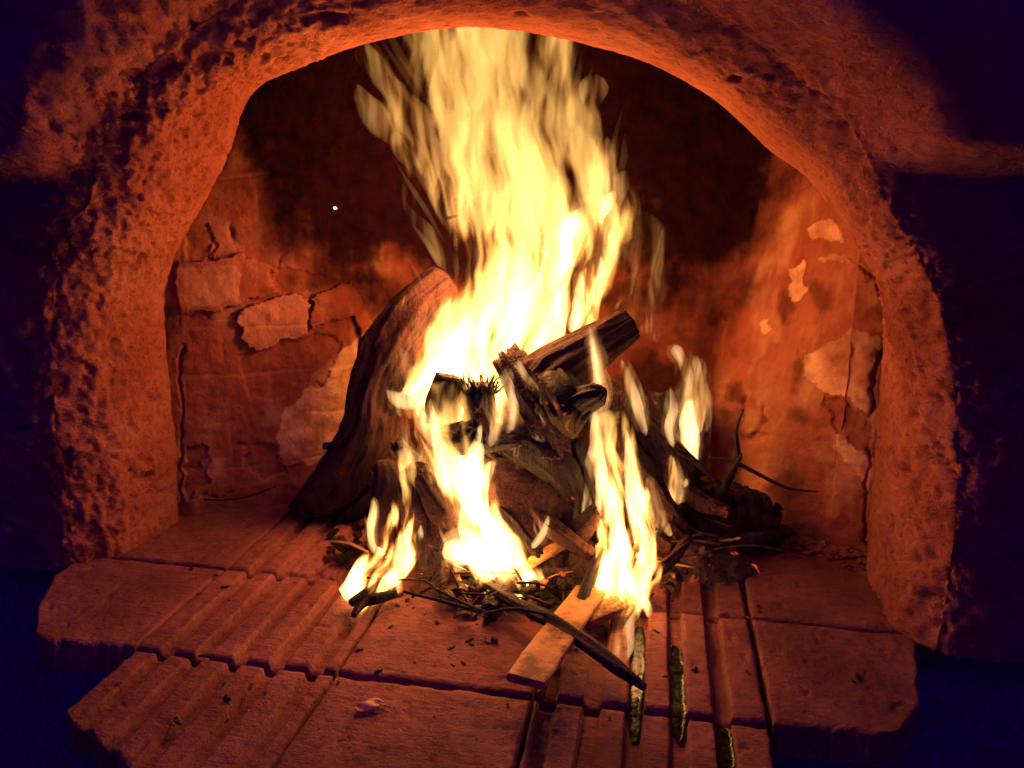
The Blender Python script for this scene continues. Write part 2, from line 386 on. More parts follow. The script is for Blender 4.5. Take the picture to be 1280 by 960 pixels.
POL = {
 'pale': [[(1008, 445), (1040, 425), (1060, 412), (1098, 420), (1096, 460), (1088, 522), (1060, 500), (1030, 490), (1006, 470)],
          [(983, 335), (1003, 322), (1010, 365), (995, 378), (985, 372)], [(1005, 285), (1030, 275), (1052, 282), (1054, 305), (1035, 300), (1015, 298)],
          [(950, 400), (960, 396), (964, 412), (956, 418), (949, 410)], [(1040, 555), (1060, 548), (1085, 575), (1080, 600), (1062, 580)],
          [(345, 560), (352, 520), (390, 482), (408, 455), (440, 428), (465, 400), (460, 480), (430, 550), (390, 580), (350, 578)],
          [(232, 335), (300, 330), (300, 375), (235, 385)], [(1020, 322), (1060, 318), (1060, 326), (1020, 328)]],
 'red': [[(298, 445), (350, 432), (400, 418), (432, 425), (415, 462), (400, 485), (360, 495), (310, 500)], [(232, 275), (262, 280), (268, 300), (258, 325), (230, 325)],
         [(345, 332), (400, 340), (425, 354), (385, 366), (350, 370)], [(230, 560), (258, 555), (258, 610), (232, 625)], [(318, 552), (345, 560), (360, 590), (330, 600), (305, 585)],
         [(1032, 497), (1060, 505), (1088, 528), (1094, 570), (1058, 552), (1040, 530)]]}
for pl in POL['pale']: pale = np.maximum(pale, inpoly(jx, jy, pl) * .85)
for pl in POL['red']:
    k_ = inpoly(jx, jy, pl); red = np.maximum(red, k_ * .8); disp -= .003 * k_
red = np.maximum(red, .6 * sm(.0, .5, fbm(WV, 10, 3, 90)))
for hx, hy, ha, hb in [(927, 510, 3, 16), (952, 520, 3, 12), (905, 405, 8, 8), (915, 498, 3, 8), (940, 545, 20, 4), (290, 292, 4, 9), (300, 560, 5, 4)]:
    e = ((jx - hx) / ha) ** 2 + ((jy - hy) / hb) ** 2; disp -= .006 * np.exp(-e); red = np.maximum(red, np.exp(-e))
def segdist(x, y, pl):
    dd = np.full(len(x), 1e9)
    for (x1, y1), (x2, y2) in zip(pl[:-1], pl[1:]):
        t_ = np.clip(((x - x1) * (x2 - x1) + (y - y1) * (y2 - y1)) / ((x2 - x1) ** 2 + (y2 - y1) ** 2), 0, 1)
        dd = np.minimum(dd, np.hypot(x - x1 - t_ * (x2 - x1), y - y1 - t_ * (y2 - y1)))
    return dd
for wd_, dp_, pl in [(1.6, .005, [(226, 430), (222, 480), (228, 530), (224, 580), (226, 625)]), (1.2, .004, [(362, 318), (345, 326), (343, 345), (344, 372)]), (1.0, .003, [(350, 500), (400, 482), (450, 462)]),
                     (1.4, .004, [(265, 300), (270, 312), (260, 326)]), (1.2, .003, [(224, 393), (262, 398), (300, 392)]), (1.0, .003, [(232, 625), (258, 620), (290, 618)]), (1.2, .003, [(252, 555), (262, 575), (254, 610)]),
                     (1.2, .003, [(920, 335), (930, 310), (945, 260), (962, 200)]), (1.4, .004, [(1066, 325), (1090, 345), (1104, 372)]), (2.5, .008, [(1098, 440), (1093, 480), (1090, 520)]), (1.5, .005, [(1086, 560), (1084, 600), (1078, 640), (1084, 680)]),
                     (1.0, .003, [(790, 330), (805, 350), (812, 372)]), (1.0, .003, [(985, 232), (1005, 238), (1018, 232)])]:
    disp -= dp_ * np.exp(-(segdist(jx, jy, pl) / wd_) ** 2)
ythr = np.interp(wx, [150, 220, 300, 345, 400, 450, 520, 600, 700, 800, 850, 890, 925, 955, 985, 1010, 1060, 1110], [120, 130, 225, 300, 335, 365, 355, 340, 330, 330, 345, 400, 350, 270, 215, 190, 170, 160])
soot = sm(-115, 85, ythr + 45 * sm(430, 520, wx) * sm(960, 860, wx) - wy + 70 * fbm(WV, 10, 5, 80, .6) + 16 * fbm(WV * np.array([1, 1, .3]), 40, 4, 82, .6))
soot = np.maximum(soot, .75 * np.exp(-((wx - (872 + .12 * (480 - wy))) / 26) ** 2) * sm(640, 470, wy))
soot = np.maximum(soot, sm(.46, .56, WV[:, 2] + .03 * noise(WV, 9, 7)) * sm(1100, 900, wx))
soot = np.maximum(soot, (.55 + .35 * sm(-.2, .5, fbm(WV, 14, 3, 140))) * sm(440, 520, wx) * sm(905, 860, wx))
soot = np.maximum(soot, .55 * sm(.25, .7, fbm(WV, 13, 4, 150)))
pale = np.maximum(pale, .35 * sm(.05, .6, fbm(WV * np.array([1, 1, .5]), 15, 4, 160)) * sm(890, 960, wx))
pale = np.maximum(pale, (.25 + .4 * sm(-.3, .5, fbm(WV * np.array([1, 1, .35]), 22, 4, 170))) * sm(885, 905, wx) * sm(1040, 930, wx) * sm(430, 540, wy))  # glow of the nearby flames painted into the lower right wall as paler colour
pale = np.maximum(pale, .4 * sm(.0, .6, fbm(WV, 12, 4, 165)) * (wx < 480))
zc = WV[:, 2] + .006 * fbm(WV, 8, 3, 210); ph = (zc / .062) % 1.0
crs = np.exp(-(np.minimum(ph, 1 - ph) * .062 / .0022) ** 2); vis = sm(-.15, .35, fbm(WV, 9, 3, 220)) * sm(500, 430, wx)
uu = np.repeat(np.arange(NU), NW) * .00185 + (np.floor(zc / .062) % 2) * .055; pv = (uu / .11) % 1.0
crs = np.maximum(crs, .6 * np.exp(-(np.minimum(pv, 1 - pv) * .11 / .002) ** 2)); disp -= .0016 * crs * vis
pale = np.maximum(pale, .22 * crs * vis); red = np.maximum(red, .5 * vis * (1 - crs) * (np.sin(np.floor(zc / .062) * 7.1 + np.floor(uu / .11) * 3.3) > .2))
WD = WV + wn_ * disp[:, None]
wf = gridfaces(NU, NW)
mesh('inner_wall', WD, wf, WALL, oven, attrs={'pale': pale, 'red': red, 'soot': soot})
# loose plaster flakes standing proud of the wall
FLK = [[(298, 387), (330, 376), (365, 368), (383, 374), (385, 415), (350, 428), (322, 440), (305, 432), (296, 405)],
       [(220, 328), (262, 326), (300, 320), (340, 332), (345, 368), (300, 380), (260, 392), (228, 388)],
       [(386, 372), (425, 352), (440, 350), (470, 425), (452, 432), (440, 395), (415, 402), (388, 412)]]
for n_, pl in enumerate(FLK):
    k_ = inpoly(jx, jy, pl) & (WV[:, 2] < .6); fsel = k_[wf].all(1); ids = np.unique(wf[fsel]); mp_ = -np.ones(len(WV), int); mp_[ids] = np.arange(len(ids))
    bow = .0045 + .002 * fbm(WV[ids], 12, 2, 200 + n_)
    o = mesh('plaster_flake', WD[ids] + wn_[ids] * bow[:, None], mp_[wf[fsel]], WALL, oven,
             attrs={'pale': pale[ids] * .5 + (.35 if n_ == 0 else 0), 'red': red[ids] * .3, 'soot': soot[ids] * .9})
    so = o.modifiers.new('thickness', 'SOLIDIFY'); so.thickness = .005; so.offset = 0

# hearth slab and its tiles
PB = [(-1.6, .712), (-.44, .712), (-.44, .50), (.08, .50), (.08, .712), (1.3, .712), (1.3, 1.4), (-1.6, 1.4)]; NB = len(PB)
hearth = mesh('hearth_slab', [(x, y, z) for z in (-.42, -.034) for x, y in PB],
              [tuple(range(NB))[::-1], tuple(range(NB, 2 * NB))] + [(i, (i + 1) % NB, NB + (i + 1) % NB, NB + i) for i in range(NB)], DARK, oven, smooth=False)
def tile(x0, x1, y0, y1, grooves=(), outline=None, seed=0, lift=0.0, gw=.0140, gd=.0085, chip=.002):
    nx, ny = int((x1 - x0) / .0016), max(12, int((y1 - y0) / .0036))
    xs = np.linspace(x0 + .0012, x1 - .0012, nx); ys = np.linspace(y0 + .0012, y1 - .0012, ny)
    X, Y = np.meshgrid(xs, ys, indexing='ij'); Z = np.zeros_like(X) + lift
    q = np.stack([X.ravel(), Y.ravel(), Z.ravel()], 1)
    wob = (.0012 * noise(q, 14, seed + 3)).reshape(X.shape)
    for gx in grooves:
        dd = np.abs(X + wob - gx); Z -= gd * sm(gw * .56, gw * .44, dd)
    Z += (.0009 * fbm(q, 30, 3, seed) - .0016 * sm(.45, .8, fbm(q, 55, 2, seed + 5))).reshape(X.shape)
    eu = np.minimum(np.minimum(X - x0, x1 - X), np.minimum(Y - y0, y1 - Y))
    en = (fbm(q, 45, 3, seed + 8)).reshape(X.shape)
    Z -= .0024 * np.exp(-np.maximum(eu - .0016 * (1 + en), 0) / .0009)
    ex = .0016 * fbm(q, 40, 3, seed + 11).reshape(X.shape)
    bx_ = np.exp(-eu / .006)
    X = X + ex * bx_; Y = Y + chip * (fbm(q, 28, 3, seed + 15)).reshape(X.shape) * bx_
    if outline: X, Y = outline(X, Y, q)
    top = np.stack([X, Y, Z], -1)
    idx = np.arange(nx * ny).reshape(nx, ny)
    ring = np.concatenate([idx[:, 0], idx[-1, 1:], idx[-2::-1, -1], idx[0, -2:0:-1]])
    v = top.reshape(-1, 3); rb = v[ring].copy(); rb[:, 2] = -.030 + lift
    n0 = len(v); m_ = len(ring)
    f = gridfaces(nx, ny).tolist() + [[ring[i], n0 + i, n0 + (i + 1) % m_, ring[(i + 1) % m_]] for i in range(m_)] + [list(range(n0, n0 + m_))]
    return mesh('clay_tile', np.vstack([v, rb]), f, TILE, hearth)
def shape_left(X, Y, q):                  # broken outer edge, front-left and back-left corners cut
    t = np.clip((Y - .575) / .162, 0, 1)
    left = np.interp(t, [0, .06, .35, .69, .86, 1], [-.568, -.582, -.622, -.652, -.655, -.655])
    s_ = (X + .66) / (.66 - .472); return left + s_ * (-.472 - left), Y - .006 * (1 - t) * sm(-.5, -.6, X)
def shape_right(X, Y, q):
    t = np.clip((Y - .575) / .16, 0, 1)
    right = np.interp(t, [0, .06, .3, .5, .8, 1], [.188, .207, .232, .240, .252, .262])
    s_ = (X - .106) / (.265 - .106); return .106 + s_ * (right - .106), Y
def shape_frontleft(X, Y, q):             # broken diagonal end
    fr = np.interp(X, [-.47, -.45, -.44, -.415, -.405, -.38, -.33, -.26], [.482, .468, .474, .452, .456, .436, .41, .39])
    t = (.574 - Y) / (.574 - .38); return X, .574 - t * (.574 - fr)
LG = [-.438, -.403, -.365, -.328, -.289]; RG = [-.079 + .002, -.040, -.004, .031, .067]
yj, ym = .575, .737
tile(-.66, -.472, yj, ym, outline=shape_left, seed=1, chip=.004)
tile(-.471, -.270, yj, ym, LG, seed=2); tile(-.269, -.090, yj, ym, seed=3); tile(-.089, .103, yj, ym, RG, seed=4)
tile(.106, .265, yj, ym, outline=shape_right, seed=5, chip=.005)
tile(-.66, -.472, ym + .002, 1.02, seed=6); tile(-.471, -.270, ym + .002, 1.10, LG, seed=7); tile(-.269, -.090, ym + .002, 1.14, seed=8)
tile(-.089, .103, ym + .002, 1.12, RG, seed=9); tile(.106, .29, ym + .002, 1.0, seed=10)
tile(-.47, -.270, .38, yj - .003, [g_ - .001 for g_ in LG], outline=shape_frontleft, seed=12, lift=-.0006); tile(-.269, -.090, .38, yj - .003, seed=13, lift=-.0005)
tile(-.089, .103, .38, yj - .003, RG, seed=14, lift=-.001)

# ------------------------------------------------------------------ logs, sticks and boards
def rod(path, radii, n=40, step=.004, sec=None, up=(0, 0, 1), amp=.12, ridge=.10, seed=0, capn=5, flat=0.0, rag=0.0):
    path = np.asarray(path, float); L = np.linalg.norm(np.diff(path, axis=0), axis=1).sum(); m = max(8, int(L / step))
    pr = spline(np.hstack([path, np.asarray(radii, float)[:, None]]), m); c_, r = pr[:, :3], np.maximum(pr[:, 3], .0004)
    T = np.gradient(c_, axis=0); T /= np.linalg.norm(T, axis=1)[:, None] + 1e-12
    A = np.cross(np.asarray(up, float), T); A /= np.linalg.norm(A, axis=1)[:, None] + 1e-9; B = np.cross(T, A)
    th = np.linspace(0, 2 * math.pi, n, endpoint=False)
    k = sec(th) if sec else np.ones(n)
    s_ = np.linspace(0, L, m)
    ring = []
    for i in range(m):
        q = np.stack([np.cos(th) * 3.0, np.sin(th) * 3.0, np.full(n, s_[i] * 14)], 1)
        q2 = np.stack([np.cos(th) * 7.0, np.sin(th) * 7.0, np.full(n, s_[i] * 30)], 1)
        rr = r[i] * k * (1 + amp * fbm(q * .6, 1, 2, seed) + ridge * noise(q2, 1, seed + 4))
        ring.append(c_[i] + A[i] * (np.cos(th) * rr)[:, None] + B[i] * (np.sin(th) * rr)[:, None])
    ring = np.array(ring)
    if rag:                                  # torn, fibrous ends
        for e_, sg in ((0, -1), (m - 1, 1)):
            j = rag * (.3 + np.abs(noise(np.stack([np.cos(th) * 9, np.sin(th) * 9, np.full(n, e_)], 1), 1, seed + 9)) * 2)
            ring[e_] += T[e_] * (sg * j)[:, None]
    caps0, caps1 = [], []
    for q in range(1, capn):
        f_ = 1 - q / capn
        for lst, e_, sg in ((caps0, 0, -1), (caps1, m - 1, 1)):
            base = ring[e_]; ce = base.mean(0)
            jit = r[e_] * .10 * noise(base * (1 + .1 * q), 90, seed + q)
            dome = (1 - flat) * r[e_] * .35 * math.sin((1 - f_) * math.pi / 2)
            lst.append(ce + (base - ce) * f_ + T[e_] * (sg * dome + jit)[:, None])
    rows_ = caps0[::-1] + list(ring) + caps1
    v = np.array(rows_).reshape(-1, 3); nr_ = len(rows_)
    a = np.arange(nr_ * n).reshape(nr_, n); f = []
    b = np.roll(a, -1, 1)
    f = np.stack([a[:-1], b[:-1], b[1:], a[1:]], -1).reshape(-1, 4).tolist() + [a[0][::-1].tolist(), a[-1].tolist()]
    return v, f
def thing(name, label, cat, v, f, mat, group=None):
    o = mesh(name, v, f, mat, base=[v[:, 0].mean(), v[:, 1].mean(), v[:, 2].min()]); return tag(o, label, cat, group)
def part(name, v, f, mat, parent): 
    return mesh(name, v, f, mat, parent, base=[v[:, 0].mean(), v[:, 1].mean(), v[:, 2].min()])
def PP(*a): return [P(*q) for q in a]
def square(p):
    return lambda th: 1 / (np.abs(np.cos(th)) ** p + np.abs(np.sin(th)) ** p) ** (1 / p)
def rect(wd, ht, p=8): return lambda th: 1 / ((np.abs(np.cos(th)) / wd) ** p + (np.abs(np.sin(th)) / ht) ** p) ** (1 / p)
def tri(th):
    out_ = np.full(len(th), 9.0)
    for a in (math.pi / 2, math.pi / 2 + 2.2, math.pi / 2 - 2.2):
        cs = np.cos(th - a); out_ = np.minimum(out_, np.where(cs > .05, .62 / np.maximum(cs, .05), 9))
    return np.minimum(out_, 1.25)

# great crooked log leaning on the back wall
v, f = rod(PP((372, 642, .895), (415, 610, .90), (455, 558, .905), (470, 500, .91), (487, 440, .915), (515, 392, .93), (556, 352, .955)), [.016, .032, .036, .034, .033, .031, .024], n=80, step=.0025, amp=.24, ridge=.13, seed=3)
big = thing('crooked_log', 'thick crooked dark log leaning against the back wall, left of the tall flames', 'log', v, f, BARK)
v, f = rod(PP((440, 552, .91), (425, 556, .90), (405, 558, .885)), [.007, .006, .0045], n=16, seed=5); part('branch_stub', v, f, TWIG, big)
v, f = rod(PP((470, 540, .915), (490, 575, .90), (505, 600, .89), (470, 625, .885), (425, 650, .885)), [.009, .015, .018, .015, .007], n=40, seed=6, amp=.25); part('root_flare', v, f, BARK, big)

v, f = rod(PP((672, 482, .83), (692, 468, .84), (735, 440, .86), (788, 406, .885)), [.028, .031, .025, .0185], n=72, step=.0025, seed=11, flat=1, amp=.2, ridge=.09)
cut = thing('sawn_log', 'sawn log with a flat cut end, lying across the top of the fire', 'log', v, f, BARK)
v, f = rod(PP((692, 475, .815), (704, 500, .80), (710, 522, .795), (714, 540, .79)), [.017, .021, .020, .009], n=48, step=.0025, seed=13, amp=.3, flat=-1.3, capn=9); part('burnt_knot', v, f, CHARP, cut)
v, f = rod(PP((708, 512, .80), (730, 500, .795), (748, 492, .79)), [.017, .015, .012], n=40, step=.0025, seed=14, amp=.3, flat=-1.3, capn=9); part('burnt_knot', v, f, CHARP, cut)

def slab(poly, thick, seed, amp=.004, bev=.006, cuts=5):
    import bmesh
    bm = bmesh.new(); vs = [bm.verts.new(P(*q)) for q in poly]; fc = bm.faces.new(vs); bm.normal_update()
    if fc.normal.y > 0: fc.normal_flip()
    nrm = fc.normal.copy()
    r_ = bmesh.ops.extrude_face_region(bm, geom=[fc]); nv = [e for e in r_['geom'] if isinstance(e, bmesh.types.BMVert)]
    for q in nv: q.co -= nrm * thick
    bmesh.ops.recalc_face_normals(bm, faces=bm.faces)
    bmesh.ops.bevel(bm, geom=list(bm.edges), offset=bev, segments=2, profile=.6, affect='EDGES')
    bmesh.ops.triangulate(bm, faces=bm.faces); bmesh.ops.subdivide_edges(bm, edges=bm.edges, cuts=cuts, use_grid_fill=True)
    bmesh.ops.triangulate(bm, faces=bm.faces); bm.normal_update()
    v = np.array([q.co[:] for q in bm.verts]); nn = np.array([q.normal[:] for q in bm.verts]); f = [[q.index for q in p.verts] for p in bm.faces]; bm.free()
    v = v + nn * (amp * fbm(v * np.array([1, 1, 1.6]), 38, 4, seed, .55))[:, None]
    return v, f
v, f = slab([(604, 566, .795), (640, 572, .80), (690, 600, .80), (727, 634, .795), (704, 684, .77), (664, 690, .76), (612, 640, .765)], .06, 17, .004)
thing('split_log', 'dark split wedge of firewood in the middle of the white flames', 'log', v, f, SPLIT)
v, f = rod(PP((625, 540, .82), (665, 560, .82), (705, 590, .815), (725, 625, .81)), [.022, .026, .026, .018], n=40, seed=19, amp=.25, rag=.01)
thing('charred_log', 'charred crumbling log lying on top of the split wedge', 'log', v, f, CHARP)
v, f = rod(PP((640, 455, .85), (668, 500, .83), (692, 545, .82), (708, 585, .81)), [.016, .022, .022, .012], n=44, sec=square(3), seed=20, amp=.25, ridge=.15, rag=.012)
thing('squared_log', 'squared brown log standing aslant behind the charred log, under the sawn log', 'log', v, f, CHAR)
# fibrous torn stick
v, f = rod(PP((598, 492, .825), (604, 520, .82), (618, 560, .815)), [.020, .018, .016], n=40, seed=23, amp=.2, rag=.008)
fib = thing('frayed_log', 'charred log standing on end with a frayed bristling top', 'log', v, f, CHARP)
for k in range(46):
    a = RNG.uniform(0, 6.28); rr = RNG.uniform(.002, .018); b0 = P(600, 492, .825) + np.array([math.cos(a) * rr, math.sin(a) * rr, 0])
    dirv = np.array([math.cos(a) * .012 * RNG.uniform(0, 1.6), math.sin(a) * .008, RNG.uniform(.008, .024)])
    v, f = rod([b0, b0 + dirv * .5 + np.array([RNG.uniform(-.002, .002), 0, 0]), b0 + dirv], [.0017, .0012, .0004], n=5, step=.004, capn=2, seed=k); part('fibre', v, f, CHAR, fib)
v, f = rod(PP((563, 470, .835), (556, 500, .83), (553, 530, .825)), [.015, .019, .016], n=36, seed=25, sec=square(3.5), flat=.8)
thing('short_log', 'short dark log end standing left of the frayed log', 'log', v, f, CHAR)
v, f = rod(PP((556, 545, .80), (580, 548, .795), (592, 540, .79)), [.012, .018, .012], n=30, seed=26, amp=.3, rag=.006)
thing('charcoal_lump', 'charred knob glowing at its rim just below the frayed log', 'charcoal', v, f, CHARP)

# right-hand stump and branches
v, f = slab([(846, 640, .875), (862, 612, .885), (905, 607, .90), (934, 622, .905), (950, 616, .905), (966, 640, .915), (986, 662, .92), (945, 674, .90), (900, 682, .88), (862, 694, .865)], .055, 31, .009)
rs = thing('torn_stump', 'torn bark-covered stump at the foot of the pale wall, right of the flames', 'log', v, f, BARK)
v, f = rod(PP((815, 712, .855), (860, 695, .86), (910, 680, .87), (955, 672, .885), (992, 664, .91)), [.012, .011, .010, .009, .004], n=24, seed=33); part('root', v, f, TWIG, rs)
for k, (a, b, cpt) in enumerate([((945, 640, .90), (940, 620, .90), (932, 612, .90)), ((955, 645, .905), (956, 625, .905), (948, 615, .905)), ((965, 655, .91), (972, 638, .91), (970, 628, .91)), ((900, 625, .89), (903, 612, .89), (908, 600, .89)), ((930, 640, .9), (924, 626, .9), (928, 618, .9))]):
    v, f = rod(PP(a, b, cpt), [.010, .007, .002], n=14, seed=35 + k, amp=.3); part('bark_shred', v, f, TWIG, rs)
v, f = rod(PP((735, 500, .91), (775, 525, .90), (815, 560, .895), (855, 600, .885)), [.032, .036, .034, .026], n=48, seed=41, amp=.12)
thing('upright_log', 'dark red-brown log sloping down behind the front flames to the torn stump', 'log', v, f, CHAR)
v, f = rod(PP((840, 490, 1.03), (840, 530, 1.02), (840, 570, 1.01)), [.028, .028, .028], n=36, sec=square(9), seed=43, amp=.01, ridge=.01, flat=1)
thing('charred_block', 'square black block standing at the back behind the thin right flame', 'block', v, f, CHARP)
v, f = rod(PP((868, 500, .95), (872, 530, .94), (874, 555, .93), (868, 590, .92)), [.010, .015, .013, .018], n=24, seed=45, amp=.2)
thing('melted_lump', 'small glossy melted lump beside the thin right flame', 'lump', v, f, GLOSS)
v, f = slab([(836, 648, .85), (846, 640, .852), (858, 655, .85), (862, 676, .845), (848, 682, .84), (838, 668, .845)], .014, 46, .004, .002, 4)
thing('wood_chunk', 'small speckled brown wood chunk below the right flame', 'wood', v, f, SPLIT)

for k, (x0, y0, x1, y1, r0, dp) in enumerate([(560, 575, 640, 552, .009, .80), (600, 610, 672, 690, .008, .775), (640, 520, 700, 560, .010, .815), (720, 560, 760, 690, .011, .80), (690, 560, 742, 640, .009, .81), (500, 560, 545, 640, .009, .80),
        (740, 690, 812, 660, .008, .79), (770, 540, 840, 640, .011, .84), (830, 600, 905, 640, .008, .86), (700, 690, 745, 640, .010, .78), (620, 590, 600, 520, .008, .80), (668, 640, 735, 690, .009, .77), (560, 640, 610, 700, .009, .765), (800, 640, 870, 690, .010, .84), (470, 600, 500, 680, .008, .80)]):
    mx, my = (x0 + x1) / 2 + RNG.uniform(-8, 8), (y0 + y1) / 2 + RNG.uniform(-8, 8)
    v, f = rod([P(x0, y0, dp + .015), P(mx, my, dp), P(x1, y1, dp - .008)], [r0 * .8, r0 * 1.15, r0 * .7], n=22, step=.003, sec=square(RNG.choice([2, 3, 5])), seed=500 + k, amp=.35, ridge=.25, rag=.008)
    thing('broken_stick', 'one of the charred broken sticks heaped through the middle of the fire', 'stick', v, f, RNG.choice([CHAR, CHARP, SPLIT]), 'broken sticks in the fire')
# lower left stump and near pieces
v, f = rod(PP((520, 590, .79), (530, 630, .78), (538, 670, .77), (545, 705, .755), (548, 752, .725)), [.018, .024, .027, .024, .016], n=44, step=.003, seed=51, amp=.22, ridge=.14, rag=.006)
thing('burning_stump', 'ragged brown stump standing on end between the two white front flames', 'log', v, f, CHAR)
v, f = rod(PP((480, 580, .83), (485, 620, .81), (478, 660, .79), (465, 690, .775)), [.014, .020, .018, .010], n=32, seed=53, amp=.2)
thing('bark_log', 'red-brown bark log behind the small white flame at the left', 'log', v, f, BARK)
v, f = rod(PP((530, 600, .775), (552, 635, .765), (570, 660, .76)), [.010, .014, .009], n=24, sec=square(4), seed=54, rag=.006)
thing('wood_splinter', 'grey-brown splinter crossing the ragged stump', 'wood', v, f, SPLIT)

def stick(px, rs_, label, name='stick', mat=TWIG, seed=0, twigs=()):
    v, f = rod([P(*q) for q in px], rs_, n=18, step=.003, seed=seed, amp=.42, ridge=.25, up=(.1, .2, 1))
    o = thing(name, label, 'stick', v, f, mat)
    for k, (tp, tr_) in enumerate(twigs):
        v, f = rod([P(*q) for q in tp], tr_, n=8, step=.005, seed=seed + k + 1, amp=.15, ridge=.1, up=(.1, .2, 1)); part('side_twig', v, f, mat, o)
    return o
def fy(px, py, z): return FL(px, py, z)[1]
A_ = lambda x, y, z: (x, y, fy(x, y, z))
stick([A_(598, 728, .022), A_(655, 760, .026), A_(720, 796, .028), A_(770, 832, .022), A_(806, 860, .012)], [.0045, .0055, .006, .0055, .003], 'long charred stick lying across the tile grooves in front of the fire', seed=61,
      twigs=[([A_(735, 808, .022), A_(752, 828, .012), A_(768, 842, .006)], [.002, .0015, .001]), ([A_(690, 785, .024), A_(676, 800, .012), A_(664, 812, .006)], [.003, .003, .002])])
stick([A_(512, 678, .035), A_(560, 697, .030), A_(600, 718, .026), A_(645, 748, .020)], [.0022, .0024, .0024, .0018], 'thin straight twig in front of the ragged stump', 'twig', seed=65)
stick([A_(797, 612, .055), A_(772, 655, .05), A_(745, 705, .04), A_(718, 775, .016)], [.006, .007, .006, .004], 'steep charred stick in front of the right-hand white flame', seed=67)
stick([A_(512, 703, .028), A_(488, 722, .022), A_(462, 739, .016), A_(438, 754, .010)], [.0055, .006, .0055, .004], 'short charred stick under the small white flame at the left', seed=69)
stick([A_(494, 742, .010), A_(474, 748, .011), A_(455, 754, .009), A_(443, 770, .005)], [.005, .0055, .005, .003], 'stubby forked ember stick at the front left foot of the fire', seed=71)
stick([(885, 573, .90), (915, 577, .895), (950, 594, .89), (985, 610, .885), (1022, 615, .885)], [.0022, .0022, .002, .0016, .0008], 'thin bare twig reaching right across the pale wall', 'twig', seed=73,
      twigs=[([(952, 595, .89), (965, 600, .885), (972, 604, .885)], [.0014, .001, .0006])])
stick([(905, 612, .895), (915, 592, .89), (922, 570, .89), (920, 540, .89), (929, 512, .895)], [.0045, .004, .003, .002, .001], 'upright forked twig standing on the torn stump', 'twig', seed=75,
      twigs=[([(917, 585, .89), (924, 574, .885), (927, 567, .885)], [.003, .0025, .001])])
stick([(782, 502, .86), (815, 527, .86), (850, 560, .865), (878, 585, .87), (900, 606, .875)], [.003, .0035, .0035, .003, .0025], 'slanting twig running from the sawn log down to the torn stump', 'twig', seed=77,
      twigs=[([(842, 556, .865), (850, 568, .86), (860, 572, .86)], [.0015, .0012, .0006])])
stick([A_(780, 730, .012), A_(810, 722, .03), A_(840, 700, .04), A_(862, 672, .05)], [.004, .005, .005, .004], 'curved bark strip at the right foot of the fire', seed=79, mat=CHAR)
stick([(236, 622, .868), (275, 625, .875), (312, 620, .89), (345, 608, .915)], [.0009, .001, .001, .0006], 'hair-thin twig lying at the foot of the flaking wall', 'twig', seed=81)
stick([A_(935, 675, .004), A_(960, 690, .004), A_(990, 686, .004)], [.001, .0014, .0007], 'tiny twig on the floor below the torn stump', 'twig', seed=82)

# boards
v, f = rod([FL(657, 852, .034), FL(680, 820, .030), FL(708, 780, .026), FL(738, 738, .022)], [.0175, .018, .018, .017], n=56, step=.002, sec=rect(.92, .2, 8), up=(0, 0, 1), seed=91, amp=.07, ridge=.06, flat=1, capn=8)
thing('wood_board', 'bright raw wood board jutting out under the long charred stick', 'board', v, f, PLANK)
v, f = rod([FL(735, 772, .010), FL(765, 758, .011), FL(800, 742, .012)], [.010, .015, .012], n=48, step=.002, sec=rect(.95, .4, 5), seed=93, amp=.3, ridge=.2, rag=.008)
thing('wood_chip', 'rough yellow wood chip below the right-hand white flame', 'wood', v, f, PLANK)
v, f = rod([FL(612, 765, .012), FL(630, 738, .014), FL(650, 712, .016)], [.009, .013, .010], n=28, sec=square(4), seed=95, amp=.1)
thing('ember_stick', 'stubby ashen ember stick propped against the long charred stick', 'stick', v, f, CHAR)
for k in range(64):                     # tangle of twig fragments
    if k < 26: x, y, hz_ = RNG.gauss(620, 45), RNG.gauss(738, 14), RNG.uniform(.006, .03)
    elif k < 50: x, y, hz_ = RNG.gauss(868, 26), RNG.gauss(668, 22), RNG.uniform(.01, .05)
    else: x, y, hz_ = RNG.gauss(470, 22), RNG.gauss(690, 18), RNG.uniform(.006, .03)
    p0 = FL(x, y, hz_); a = RNG.uniform(0, 3.14); L = RNG.uniform(.012, .045); r0 = RNG.uniform(.0006, .0018)
    dv_ = np.array([math.cos(a), math.sin(a) * .5, RNG.uniform(-.35, .35)]) * L
    v, f = rod([p0 - dv_, p0 + np.array([0, 0, RNG.uniform(-.004, .006)]), p0 + dv_], [r0, r0 * 1.1, r0 * .6], n=7, step=.006, capn=2, seed=k)
    lb, gp = (('one of the thin twig fragments strewn before the white flames', 'twig fragments before the flames') if k < 26 else ('one of the twig fragments tangled over the torn stump', 'twig fragments over the stump') if k < 50 else ('one of the twig fragments behind the short left stick', 'twig fragments at the left foot'))
    thing('twig_fragment', lb, 'twig', v, f, RNG.choice([TWIG, SPLIT, SPLIT, PLANK]), gp)
